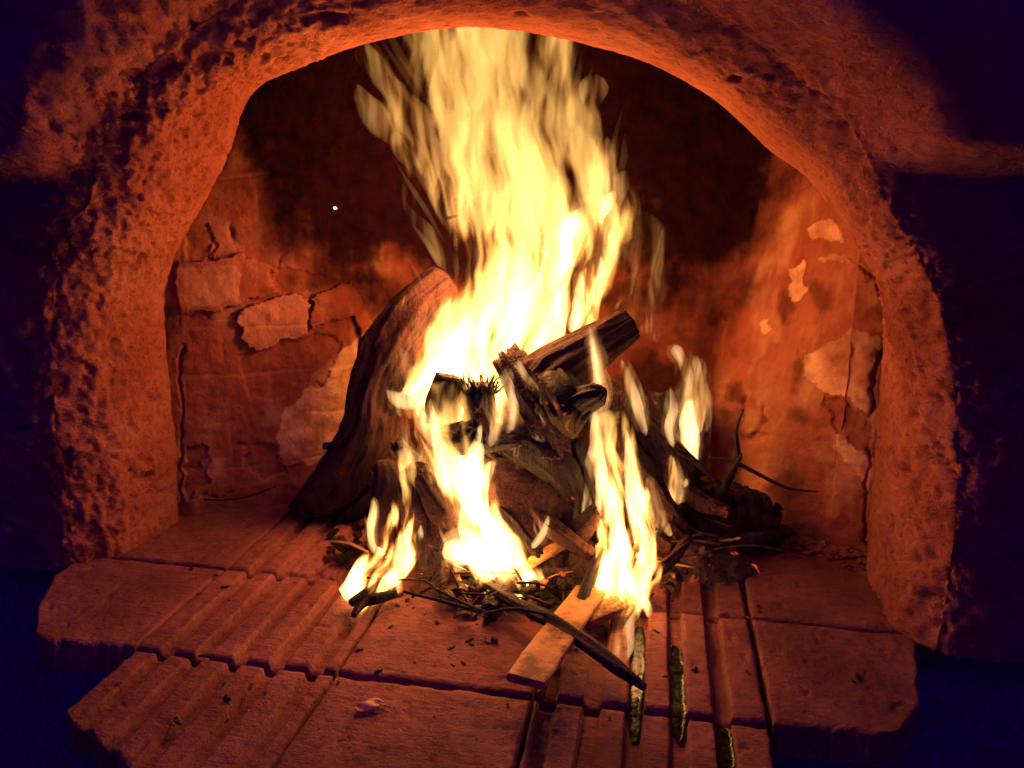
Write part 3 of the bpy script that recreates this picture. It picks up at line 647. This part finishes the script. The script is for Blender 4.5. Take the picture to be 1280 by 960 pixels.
# curled bark sheets
def sheet(pts, wd, curl, label, seed):
    c_ = spline(np.array(pts), 20); vs, n = [], 12
    for i in range(20):
        t = i / 19; ww = wd * math.sin(math.pi * (.12 + .76 * t))
        for j in range(n):
            u = j / (n - 1) * 2 - 1
            vs.append(c_[i] + np.array([u * ww * .25, u * ww * .8, curl * (1 - u * u) + .002 * math.sin(9 * t + 4 * u)]))
    o = thing('bark_curl', label, 'bark', np.array(vs), gridfaces(20, n), PLANK if seed % 2 else SPLIT); m = o.modifiers.new('t', 'SOLIDIFY'); m.thickness = .0018; return o
sheet([FL(660, 712, .018), FL(690, 690, .034), FL(725, 676, .042), FL(748, 668, .036)], .026, .012, 'curled orange bark sheet at the foot of the split wedge', 1)
sheet([FL(566, 752, .004), FL(574, 735, .016), FL(568, 712, .02)], .005, .001, 'small hooked bark strip beside the ragged stump', 1)
sheet([FL(788, 690, .02), FL(815, 680, .035), FL(840, 690, .03)], .016, .008, 'brown bark curl right of the front flame', 2)
for k in range(46):                     # small curled flakes of bark
    x, y = (RNG.gauss(600, 42), RNG.gauss(742, 14)) if k < 26 else (RNG.gauss(815, 26), RNG.gauss(695, 20))
    p0 = FL(x, y, RNG.uniform(.004, .02)); a = RNG.uniform(0, 6.3); L = RNG.uniform(.004, .011); W_ = L * RNG.uniform(.25, .6); cu = RNG.uniform(.3, 1.4)
    ca, sa = math.cos(a), math.sin(a); vs = []
    for i in range(7):
        u = i / 6 * 2 - 1
        for j in range(4):
            q = (j / 3 * 2 - 1) * W_ * (1 - .6 * u * u); xx, yy, zz = u * L, q, cu * L * (1 - u * u) * .5 + .3 * abs(q)
            vs.append(p0 + np.array([ca * xx - sa * yy, sa * xx + ca * yy, zz]))
    o = thing('bark_flake', 'one of the curled bark flakes lying before the white flames' if k < 26 else 'one of the curled bark flakes right of the front flame', 'bark', np.array(vs), gridfaces(7, 4), RNG.choice([SPLIT, PLANK, PLANK, CHAR]), 'bark flakes before the flames' if k < 26 else 'bark flakes by the front flame')
    o.modifiers.new('t', 'SOLIDIFY').thickness = .0008
# pale shell on the front tile
vs, n = [], 15
ba, tp = FL(446, 884, .002), FL(482, 881, .003)
for i in range(22):
    t = i / 21; ww = .0115 * (math.sin(math.pi * (.02 + .96 * t ** .75)) ** .8); ce = ba * (1 - t) + tp * t
    for j in range(n):
        u = j / (n - 1) * 2 - 1
        vs.append(ce + np.array([.15 * ww * u, ww * u * .75, .0012 + .0026 * math.sin(math.pi * min(1, .1 + .9 * t)) * (1 - u * u) * (1 + .5 * u) + .0008 * math.sin(7 * t + 5 * u)]))
shell = thing('leaf_husk', 'small pale dry husk lying alone on the front tile', 'husk', np.array(vs), gridfaces(22, n), PALE); shell.modifiers.new('t', 'SOLIDIFY').thickness = .0008
v, f = rod([FL(475, 880, .005), FL(483, 882, .003), FL(491, 884, .002)], [.0009, .0007, .0004], n=6, capn=2); part('stalk', v, f, PALE, shell)

# tar in the grooves
def tar(gx, pts, label):
    ys = [FL(px, py)[1] for px, py in pts]; y0, y1 = min(ys), max(ys); n = 90; m = 13
    t = np.linspace(0, 1, n)[:, None]; u = np.linspace(-1, 1, m)[None]
    y = y0 + (y1 - y0) * t + 0 * u; q1 = np.stack([np.full(n, gx), y[:, 0], np.zeros(n)], 1)
    ww = (.0066 * np.clip(np.sin(math.pi * (.004 + .992 * t[:, 0])), 0, 1) ** .3 * (1 + .35 * fbm(q1, 60, 3, 8)))[:, None]
    x = gx + u * ww; q = np.stack([x, y, 0 * x], -1).reshape(-1, 3)
    q[:, 2] = (-.0060 + .0012 * np.abs(u) ** 5 - .0010 * np.abs(2 * t - 1) ** 8 + .0 * x).reshape(-1) + .0006 * fbm(q, 40, 2, 3)
    thing('tar_pool', label, 'tar', q, gridfaces(n, m), TAR)
tar(-.004, [(797, 775), (795, 918)], 'glossy black tar pool in the groove below the long stick tip')
tar(.031, [(850, 800), (850, 918)], 'glossy black tar pool in the groove just right of the long stick')
tar(.067, [(906, 900), (915, 952)], 'dark wet tar streak in the groove at the front edge')

# ash bed and charcoal
n = 150
X, Y = np.meshgrid(np.linspace(-.42, .16, n), np.linspace(.66, 1.1, n), indexing='ij')
q = np.stack([X.ravel(), Y.ravel(), 0 * X.ravel()], 1)
r_ = np.sqrt(((q[:, 0] + .11) / .215) ** 2 + ((q[:, 1] - .885) / .145) ** 2) + .22 * fbm(q, 16, 3, 4)
z = .062 * sm(1.0, .15, r_) + .010 * sm(1.02, .85, r_) * (1 + fbm(q, 50, 3, 2)) + .006 * fbm(q, 90, 2, 6) * sm(1.05, .9, r_) - .012 * sm(.98, 1.06, r_)
q[:, 2] = z
tag(mesh('ash_bed', q, gridfaces(n, n), ASH), 'heaped glowing ash and embers under the burning logs', 'ash', kind='stuff')

def lump(seed, sx, sy, sz):
    import bmesh
    bm = bmesh.new(); bmesh.ops.create_icosphere(bm, subdivisions=2, radius=1)
    v = np.array([p.co[:] for p in bm.verts]); f = [[q.index for q in p.verts] for p in bm.faces]; bm.free()
    v = v * (1 + .45 * noise(v, 1.3, seed)[:, None] + .2 * noise(v, 3.1, seed + 1)[:, None]) * np.array([sx, sy, sz]); v[:, 2] -= v[:, 2].min(); return v, f
lumps = []
for k in range(8):
    v, f = lump(300 + k, 1.25, .8, .6); me = bpy.data.meshes.new('charcoal_piece'); me.from_pydata(v.tolist(), [], f); me.materials.append(CHARP if k % 3 else SPLIT); lumps.append(me)
def piece(px, py, s, z=0, k=None):
    o = bpy.data.objects.new('charcoal_piece', lumps[RNG.randrange(8) if k is None else k]); COL.objects.link(o)
    p = FL(px, py, z); o.location = p; o.scale = (s, s, s); o.rotation_euler = (RNG.uniform(-.2, .2), RNG.uniform(-.2, .2), RNG.uniform(0, 6.3)); return o
named = [((584, 768), .0095, 'flat charcoal chip lying on the bare tile below the ragged stump'), ((618, 803), .004, 'lone charcoal crumb on the tile left of the raw wood board')]
for (q, s, lb) in named: tag(piece(*q, s), lb, 'charcoal')
grp = 'charcoal pieces scattered round the fire'
for k in range(70):
    t = RNG.random()
    x = 560 + 190 * t + RNG.gauss(0, 14); y = 738 + RNG.gauss(0, 15) - 12 * abs(t - .5)
    tag(piece(x, y, RNG.uniform(.0035, .009), .003 if y > 745 else .012), 'one of the black charcoal pieces strewn along the front of the fire', 'charcoal', grp)
for k in range(26):
    tag(piece(440 + RNG.gauss(0, 12), 690 + RNG.gauss(0, 12), RNG.uniform(.003, .008), .003), 'one of the charcoal crumbs heaped at the left foot of the fire', 'charcoal', 'charcoal crumbs at the left foot')
for k in range(30):
    tag(piece(860 + RNG.gauss(0, 28), 690 + RNG.gauss(0, 14), RNG.uniform(.003, .009), .006), 'one of the charcoal bits under the torn stump', 'charcoal', 'charcoal bits under the stump')
# crumbs too small to count: one mesh
vv, ff = [], []
for k in range(190):
    a = RNG.random()
    if a < .5: p = FL(RNG.uniform(160, 1080), RNG.uniform(700, 955))
    else: p = FL(RNG.gauss(660, 130), RNG.gauss(770, 40))
    if p[1] < .47 or (p[0] > .09 and p[1] < .6) or p[0] > .2 or p[0] < -.6 or (p[1] < .59 and p[0] < -.4): continue
    s = .0005 + .0022 * RNG.random() ** 3; v, f = lump(600 + k % 20, s * RNG.uniform(1, 3.2), s, s * .6); v = v @ np.array(Matrix.Rotation(RNG.uniform(0, 6), 3, 'Z')).T + p + np.array([0, 0, -.0003])
    n0 = sum(len(q) for q in vv); vv.append(v); ff += [[i + n0 for i in q] for q in f]
tag(mesh('char_crumbs', np.vstack(vv), ff, CHARP, smooth=False), 'fine black crumbs and soot specks littering the tiles', 'crumbs', kind='stuff')
# rubble along the foot of the right wall
vv, ff = [], []
for k in range(160):
    t = RNG.random(); p = FL(965 + 125 * t + RNG.gauss(0, 10), 674 + 30 * t + RNG.gauss(0, 6)); s = RNG.uniform(.001, .0042)
    v, f = lump(600 + k % 20, s * 1.3, s, s * .7); v += p; n0 = sum(len(q) for q in vv); vv.append(v); ff += [[i + n0 for i in q] for q in f]
tag(mesh('wall_rubble', np.vstack(vv), ff, TILE, smooth=False), 'crumbled plaster grit along the foot of the pale wall', 'rubble', kind='stuff')

# ------------------------------------------------------------------ fire
def tongue(pts, mat, parent, seed=0, flat=.55, n=18):
    pts = [(*q, None) if len(q) == 3 else q for q in pts]
    c_, r = [], []
    for x, y, rp, yd in pts: c_.append(P(x, y, yd)); r.append(rw(rp, yd))
    L = sum(np.linalg.norm(c_[i + 1] - c_[i]) for i in range(len(c_) - 1)); m = max(14, int(L / .005))
    pr = spline(np.hstack([np.array(c_), np.array(r)[:, None]]), m); c_, r = pr[:, :3], np.maximum(pr[:, 3], .0006)
    s_ = np.linspace(0, 1, m); r = r * np.minimum(1, np.sqrt(np.maximum(s_ / .06, .02))) * np.minimum(1, np.sqrt(np.maximum((1 - s_) / .06, .02)))
    T = np.gradient(c_, axis=0); T /= np.linalg.norm(T, axis=1)[:, None]
    Yv = np.array([.18, .98, 0]); A = np.cross(Yv, T); A /= np.linalg.norm(A, axis=1)[:, None]; B = np.cross(T, A)
    th = np.linspace(0, 2 * math.pi, n, endpoint=False); rows_ = []
    for i in range(m):
        q = np.stack([np.cos(th) * .9, np.sin(th) * .9, np.full(n, c_[i, 2] * 22)], 1)
        q3 = np.stack([np.cos(th) * 1.6, np.sin(th) * .8, np.full(n, c_[i, 2] * 70)], 1)
        rr = r[i] * (1 + .42 * fbm(q, 1, 2, seed) + .22 * noise(q3, 1, seed + 2))
        rows_.append(c_[i] + A[i] * (np.cos(th) * rr)[:, None] + B[i] * (np.sin(th) * rr * flat)[:, None])
    v = np.array(rows_).reshape(-1, 3); a = np.arange(m * n).reshape(m, n); b = np.roll(a, -1, 1)
    f = np.stack([a[:-1], b[:-1], b[1:], a[1:]], -1).reshape(-1, 4).tolist() + [a[0][::-1].tolist(), a[-1].tolist()]
    return mesh('flame_tongue', v, f, mat, parent)
def flow(x, y):                        # sideways drift of the rising gas per pixel of rise
    if y > 400: return (625 - x) * .0045
    return np.clip((x - 660) * .0042 - .05, -.62, .22)
def blade(x, y, length, r, mat, dep, o, rng, drift=None):
    pts, n = [], 7; wob = rng.uniform(0, 6)
    for i in range(n):
        t = i / (n - 1); pts.append((x, y, r * max(.04, math.sin(math.pi * (.04 + .955 * t)) ** 1.15 * (1.25 - .55 * t)), dep))
        st = length / (n - 1); x += (flow(x, y) if drift is None else drift) * st + math.sin(wob + t * 5) * r * .35; y -= st
    tongue(pts, {CORE: LICK_CORE, HOT: LICK_HOT, MID: LICK_MID, DIM: LICK_DIM}[mat], o, seed=rng.randrange(900), n=12)
def fire(name, label, loc, tongues, licks=0):
    o = empty(name, loc); tag(o, label, 'flame'); rng = random.Random(len(label) + len(tongues))
    for k, (mat, dep, pts) in enumerate(tongues):
        m = len(pts); d0, d1 = dep if isinstance(dep, tuple) else (dep, dep)
        big_r = max(q[2] for q in pts)
        if big_r < 9.5: mat = {MID: HOT, DIM: MID}.get(mat, mat)
        ds = [d0 + (d1 - d0) * i / (m - 1) for i in range(m)]
        tongue([(x, y, r * (1.3 if mat is CORE else 1.12), dd) for (x, y, r), dd in zip(pts, ds)], mat, o, seed=400 + k * 3)
        if mat in (HOT, CORE):
            tongue([(x + rng.uniform(-2, 2), y - 2, r * 1.75 + 2, dd + .004) for (x, y, r), dd in zip(pts, ds)], MID, o, seed=430 + k * 3)
            for q in range(licks):
                i = rng.randrange(1, max(2, m - 2)); x, y, r = pts[i]
                blade(x + rng.uniform(-.8, .8) * r, y + r * .3, rng.uniform(2.2, 5) * max(r, 7), max(2.2, r * rng.uniform(.16, .34)), rng.choice([mat, MID, MID]), ds[i] - .003, o, rng, rng.uniform(-.35, .25))
    return o
EXT = [(515, 488, 615, 150), (485, 484, 652, 230), (445, 502, 695, 260), (400, 528, 738, 230), (350, 556, 758, 170), (300, 558, 775, 120), (250, 552, 782, 80), (200, 542, 752, 56), (150, 530, 728, 44), (100, 526, 712, 38), (40, 520, 712, 34), (-40, 508, 705, 26)]
def body(parent, name, ext, wy, flat, **kw):
    """the torn body of a flame: rows of (photo row, left edge, right edge, glow, depth)"""
    c_ = [P((q[1] + q[2]) / 2, q[0], q[4]) for q in ext]
    m = m_plume(name, [q[2] for q in c_], [q[0] for q in c_], [rw((q[2] - q[1]) / 2 * 1.12, q[4]) for q in ext], [q[3] for q in ext], [q[4] for q in ext], wy, **kw)
    o = tongue([((q[1] + q[2]) / 2, q[0], (q[2] - q[1]) / 2 * 1.45 + 5, q[4]) for q in ext], m, parent, seed=2, flat=flat, n=28); o.name = 'flame_body'
tall = fire('tall_flame', 'towering yellow flame rising out of the logs to the top of the arch', P(620, 560, .90), [
    (HOT, (.86, .90), [(483, 487, 3), (500, 500, 11), (522, 494, 16), (545, 474, 18), (562, 445, 14), (575, 415, 6)]),
    (MID, .88, [(496, 432, 3), (505, 446, 9), (515, 465, 13), (530, 485, 14), (545, 500, 6)]),
    (CORE, .89, [(672, 372, 6), (690, 336, 13), (712, 302, 17), (738, 274, 14), (758, 254, 7), (770, 238, 2)]),
    (CORE, .89, [(716, 420, 5), (728, 385, 10), (740, 348, 11), (750, 318, 4)]),
    (MID, .90, [(738, 300, 8), (756, 262, 17), (772, 235, 13), (784, 212, 3)]),
    (MID, .90, [(745, 260, 7), (752, 225, 9), (756, 195, 5), (757, 172, 2)]),
    (DIM, .93, [(585, 300, 14), (560, 250, 18), (540, 200, 20), (516, 152, 19), (490, 110, 14), (468, 78, 12), (446, 52, 9)]),
    (DIM, .93, [(704, 110, 5), (701, 85, 9), (701, 60, 13), (704, 20, 12), (705, -20, 6)]),
    (MID, .92, [(733, 160, 3), (738, 135, 8), (741, 110, 14), (746, 92, 6)]),
    (DIM, .93, [(446, 105, 4), (456, 125, 11), (472, 146, 15), (490, 168, 11), (503, 182, 4)]),
    (DIM, .93, [(490, 165, 4), (500, 182, 11), (508, 198, 10), (514, 210, 3)]),
    (DIM, .93, [(500, 238, 2), (512, 265, 5), (533, 290, 10), (556, 320, 12), (570, 350, 6)]),
    (FAINT, .90, [(795, 405, 16), (805, 350, 24), (806, 300, 20), (800, 262, 8)]),
    (DIM, .89, [(808, 402, 5), (816, 365, 7), (823, 325, 5), (829, 284, 2)]),
    (DIM, .89, [(785, 372, 5), (788, 350, 5), (796, 325, 4), (800, 295, 2)]),
    (MID, .83, [(748, 486, 4), (747, 455, 6), (742, 430, 5), (737, 408, 2)]),
])
body(tall, 'flame_body_tall', [(a, b, c_, d_ * .40, .91) for a, b, c_, d_ in EXT], .062, .62, shear=.35)
rng = random.Random(4)
for k in range(26):                     # a few separate streaks along its sides
    y = 470 - 400 * rng.random(); e0 = np.interp(-y, [-q[0] for q in EXT], [q[1] for q in EXT]); e1 = np.interp(-y, [-q[0] for q in EXT], [q[2] for q in EXT])
    x = (e0 if rng.random() < .6 else e1) + rng.uniform(-8, 8)
    blade(x, y, rng.uniform(50, 120), rng.uniform(2.5, 6), MID if y > 250 else DIM, rng.uniform(.885, .94), tall, rng)
wide = fire('wide_flame', 'wide white-hot flame at the heart of the fire before the split wedge', P(640, 730, .73), [
    (CORE, (.75, .80), [(590, 660, 14), (595, 620, 14), (592, 580, 9), (596, 556, 7), (600, 536, 2)]),
    (MID, (.79, .85), [(560, 590, 8), (543, 556, 7), (530, 526, 7), (520, 498, 6)]),
    (CORE, (.735, .76), [(552, 692, 8), (570, 690, 18), (595, 700, 22), (620, 712, 16), (640, 720, 5)]),
    (CORE, (.75, .78), [(607, 642, 4), (606, 612, 5), (611, 586, 6), (620, 577, 2)]),
    (CORE, (.75, .77), [(664, 686, 3), (676, 672, 4), (683, 654, 3), (685, 644, 1)]),
    (MID, (.80, .81), [(608, 535, 10), (610, 512, 12), (606, 494, 5), (602, 484, 2)]),
    (MID, (.80, .81), [(628, 532, 8), (627, 512, 7), (631, 496, 5), (630, 484, 2)]),
    (DIM, (.81, .83), [(640, 530, 14), (655, 510, 12), (648, 480, 10), (640, 455, 5)]),
    (CORE, (.745, .79), [(640, 712, 8), (622, 690, 12), (600, 655, 11), (582, 612, 9), (574, 575, 7), (566, 545, 3)]),
    (MID, (.80, .86), [(548, 560, 8), (556, 530, 10), (566, 500, 10), (572, 470, 6)]),
    (MID, (.79, .83), [(590, 556, 8), (600, 530, 11), (616, 508, 10), (622, 480, 5)]),
    (CORE, (.76, .80), [(556, 640, 6), (556, 600, 9), (548, 565, 7), (543, 530, 5), (538, 498, 2)]),
    (HOT, (.79, .84), [(545, 560, 6), (532, 530, 7), (522, 505, 6), (512, 488, 3)]),
    (CORE, (.755, .79), [(600, 650, 8), (597, 610, 10), (590, 575, 7), (597, 545, 4), (602, 528, 1)]),
    (HOT, (.80, .83), [(668, 560, 8), (680, 530, 12), (672, 500, 10), (655, 470, 6), (648, 450, 3)]),
    (HOT, (.79, .84), [(752, 560, 3), (747, 525, 7), (752, 490, 7), (745, 455, 5), (740, 420, 2)]),
    (HOT, (.80, .85), [(808, 545, 3), (798, 512, 7), (786, 480, 6), (776, 448, 2)]),
    (HOT, (.81, .86), [(842, 560, 3), (836, 535, 6), (842, 510, 5), (838, 484, 2)]),
    (HOT, (.78, .83), [(612, 560, 3), (620, 530, 8), (614, 500, 7), (622, 468, 3)]),
    (MID, (.80, .83), [(690, 640, 4), (700, 605, 8), (694, 570, 8), (702, 540, 4)]),
    (HOT, (.79, .82), [(712, 660, 3), (720, 628, 6), (716, 596, 6), (724, 566, 2)]),
    (HOT, (.80, .83), [(580, 540, 4), (576, 510, 8), (584, 482, 7), (580, 455, 3)]),
    (HOT, (.79, .82), [(640, 610, 3), (648, 580, 6), (642, 552, 5), (650, 525, 2)]),
    (MID, (.80, .83), [(630, 545, 6), (642, 515, 9), (636, 485, 7), (645, 455, 3)]),
    (HOT, (.77, .80), [(530, 640, 4), (536, 610, 7), (528, 580, 6), (534, 552, 2)]),
    (CORE, .735, [(648, 735, 5), (662, 722, 8), (672, 732, 5), (676, 738, 2)]),
    (DIM, (.77, .82), [(650, 690, 10), (690, 640, 14), (715, 590, 14), (722, 545, 8)]),
    (MID, (.775, .83), [(728, 670, 5), (736, 630, 8), (738, 590, 9), (746, 548, 7), (744, 512, 3)]),
], licks=3)
body(wide, 'flame_body_wide', [(752, 610, 662, 60, .73), (728, 585, 678, 200, .735), (690, 554, 668, 330, .745), (660, 553, 642, 340, .755), (630, 546, 624, 250, .765), (600, 542, 612, 180, .775), (570, 534, 606, 120, .785), (540, 522, 600, 85, .795), (510, 512, 592, 60, .81), (478, 512, 580, 25, .82)], .03, .6, k1=52, k2=130, lo=.22, hi=1.02)
lick = fire('licking_flame', 'white flame licking up from the short stick at the left front', P(430, 748, .70), [
    (CORE, .70, [(470, 738, 3), (490, 722, 6), (499, 733, 4), (497, 742, 2)]),
    (CORE, (.75, .78), [(482, 692, 6), (468, 684, 5), (464, 664, 5), (467, 642, 5), (466, 622, 2)]),
    (MID, (.76, .82), [(512, 640, 5), (516, 610, 6), (512, 580, 6), (506, 550, 4), (508, 520, 2)]),
    (CORE, .745, [(517, 705, 3), (522, 690, 4), (525, 668, 3), (526, 655, 1)]),
], licks=3)
body(lick, 'flame_body_lick', [(758, 422, 452, 200, .70), (735, 428, 492, 300, .705), (710, 448, 512, 330, .715), (680, 472, 522, 300, .73), (650, 484, 526, 220, .745), (620, 490, 524, 140, .755), (590, 492, 520, 80, .77), (560, 492, 518, 30, .78)], .03, .6, k1=52, k2=130, lo=.22, hi=1.02)
front = fire('front_flame', 'bright white flame behind the steep stick, right of the split wedge', P(770, 745, .73), [
    (MID, (.77, .83), [(764, 650, 10), (757, 612, 11), (749, 580, 9), (745, 548, 7), (742, 512, 3)]),
    (CORE, (.72, .70), [(772, 712, 7), (784, 732, 6), (800, 748, 7), (810, 762, 5), (811, 773, 2)]),
    (CORE, .75, [(795, 690, 5), (806, 704, 4), (816, 716, 4), (825, 723, 2)]),
    (CORE, .77, [(825, 638, 1), (831, 652, 4), (836, 664, 4), (839, 670, 2)]),
    (MID, (.78, .84), [(738, 665, 6), (748, 640, 9), (765, 615, 8), (775, 590, 4)]),
    (DIM, (.82, .87), [(803, 522, 5), (792, 497, 7), (780, 466, 6), (770, 438, 3)]),
    (CORE, (.73, .75), [(800, 712, 6), (808, 690, 8), (806, 668, 6), (800, 648, 2)]),
    (CORE, (.76, .80), [(762, 660, 7), (756, 620, 10), (750, 585, 8), (746, 552, 6), (742, 512, 2)]),
    (CORE, (.75, .79), [(796, 660, 8), (794, 620, 9), (790, 590, 7), (786, 560, 4), (783, 535, 1)]),
    (HOT, (.77, .80), [(812, 680, 5), (818, 650, 7), (815, 620, 5), (810, 596, 2)]),
], licks=3)
body(front, 'flame_body_front', [(760, 732, 786, 60, .73), (730, 738, 820, 240, .735), (700, 744, 828, 340, .745), (670, 752, 822, 310, .755), (640, 752, 814, 210, .77), (610, 750, 808, 140, .78), (580, 746, 802, 90, .79), (545, 742, 794, 55, .80), (512, 738, 788, 22, .81)], .03, .6, k1=52, k2=130, lo=.22, hi=1.02)
fire('slim_flame', 'slim white flame standing against the black block at the right', P(868, 577, .90), [
    (CORE, .89, [(868, 580, 4), (863, 552, 8), (861, 522, 7), (862, 498, 3)]),
    (MID, .90, [(866, 560, 8), (860, 510, 9), (860, 480, 6), (855, 455, 6), (846, 438, 6), (842, 431, 2)]),
    (MID, .90, [(870, 545, 5), (877, 510, 7), (873, 480, 5), (871, 455, 4), (871, 445, 1)]),
    (DIM, .90, [(885, 520, 2), (886, 500, 3), (884, 478, 2)]),
    (MID, .88, [(801, 407, 3), (812, 417, 5), (823, 428, 2)]),
], licks=3)
fire('little_flame', 'little white flame on the bark between the front flame and the slim one', P(846, 630, .86), [
    (CORE, .85, [(846, 632, 5), (845, 612, 7), (842, 590, 5), (838, 568, 2)]),
    (CORE, .85, [(852, 608, 3), (857, 604, 3), (858, 598, 1)])])
fire('groove_flame', 'small yellow flame burning on the tar groove by the stick tip', P(778, 830, .62), [
    (MID, .625, [(776, 832, 4), (781, 810, 8), (786, 785, 7), (794, 762, 2)]),
    (DIM, .625, [(768, 824, 4), (775, 802, 7), (781, 782, 4)])])
# stray sparks
sm_ = NT('spark'); em = sm_.n('ShaderNodeEmission'); em.inputs[0].default_value = (1, .6, .25, 1); em.inputs[1].default_value = 6; sm_.l(em.outputs[0], sm_.out.inputs['Surface'])
for (x, y, s, yd, lb) in [(419, 262, .0016, .98, 'single bright spark floating before the dark sooty wall')]:
    v, f = lump(77, s * 1.6, s, s); v += P(x, y, yd); thing('spark', lb, 'spark', v, f, sm_.m)

# the light of the fire itself
for x, y, yd, e, r in [(600, 410, .965, .36, .03), (670, 300, .955, .22, .03), (585, 330, .895, 1.15, .03), (610, 170, .95, .5, .03), (610, 670, .735, .13, .02), (785, 670, .745, .11, .018), (480, 700, .715, .04, .012)]:
    l = bpy.data.lights.new('fire_light', 'POINT'); l.energy = e * 3.0; l.color = (1, .31, .085); l.shadow_soft_size = r
    o = bpy.data.objects.new('fire_light', l); COL.objects.link(o); o.location = P(x, y, yd)
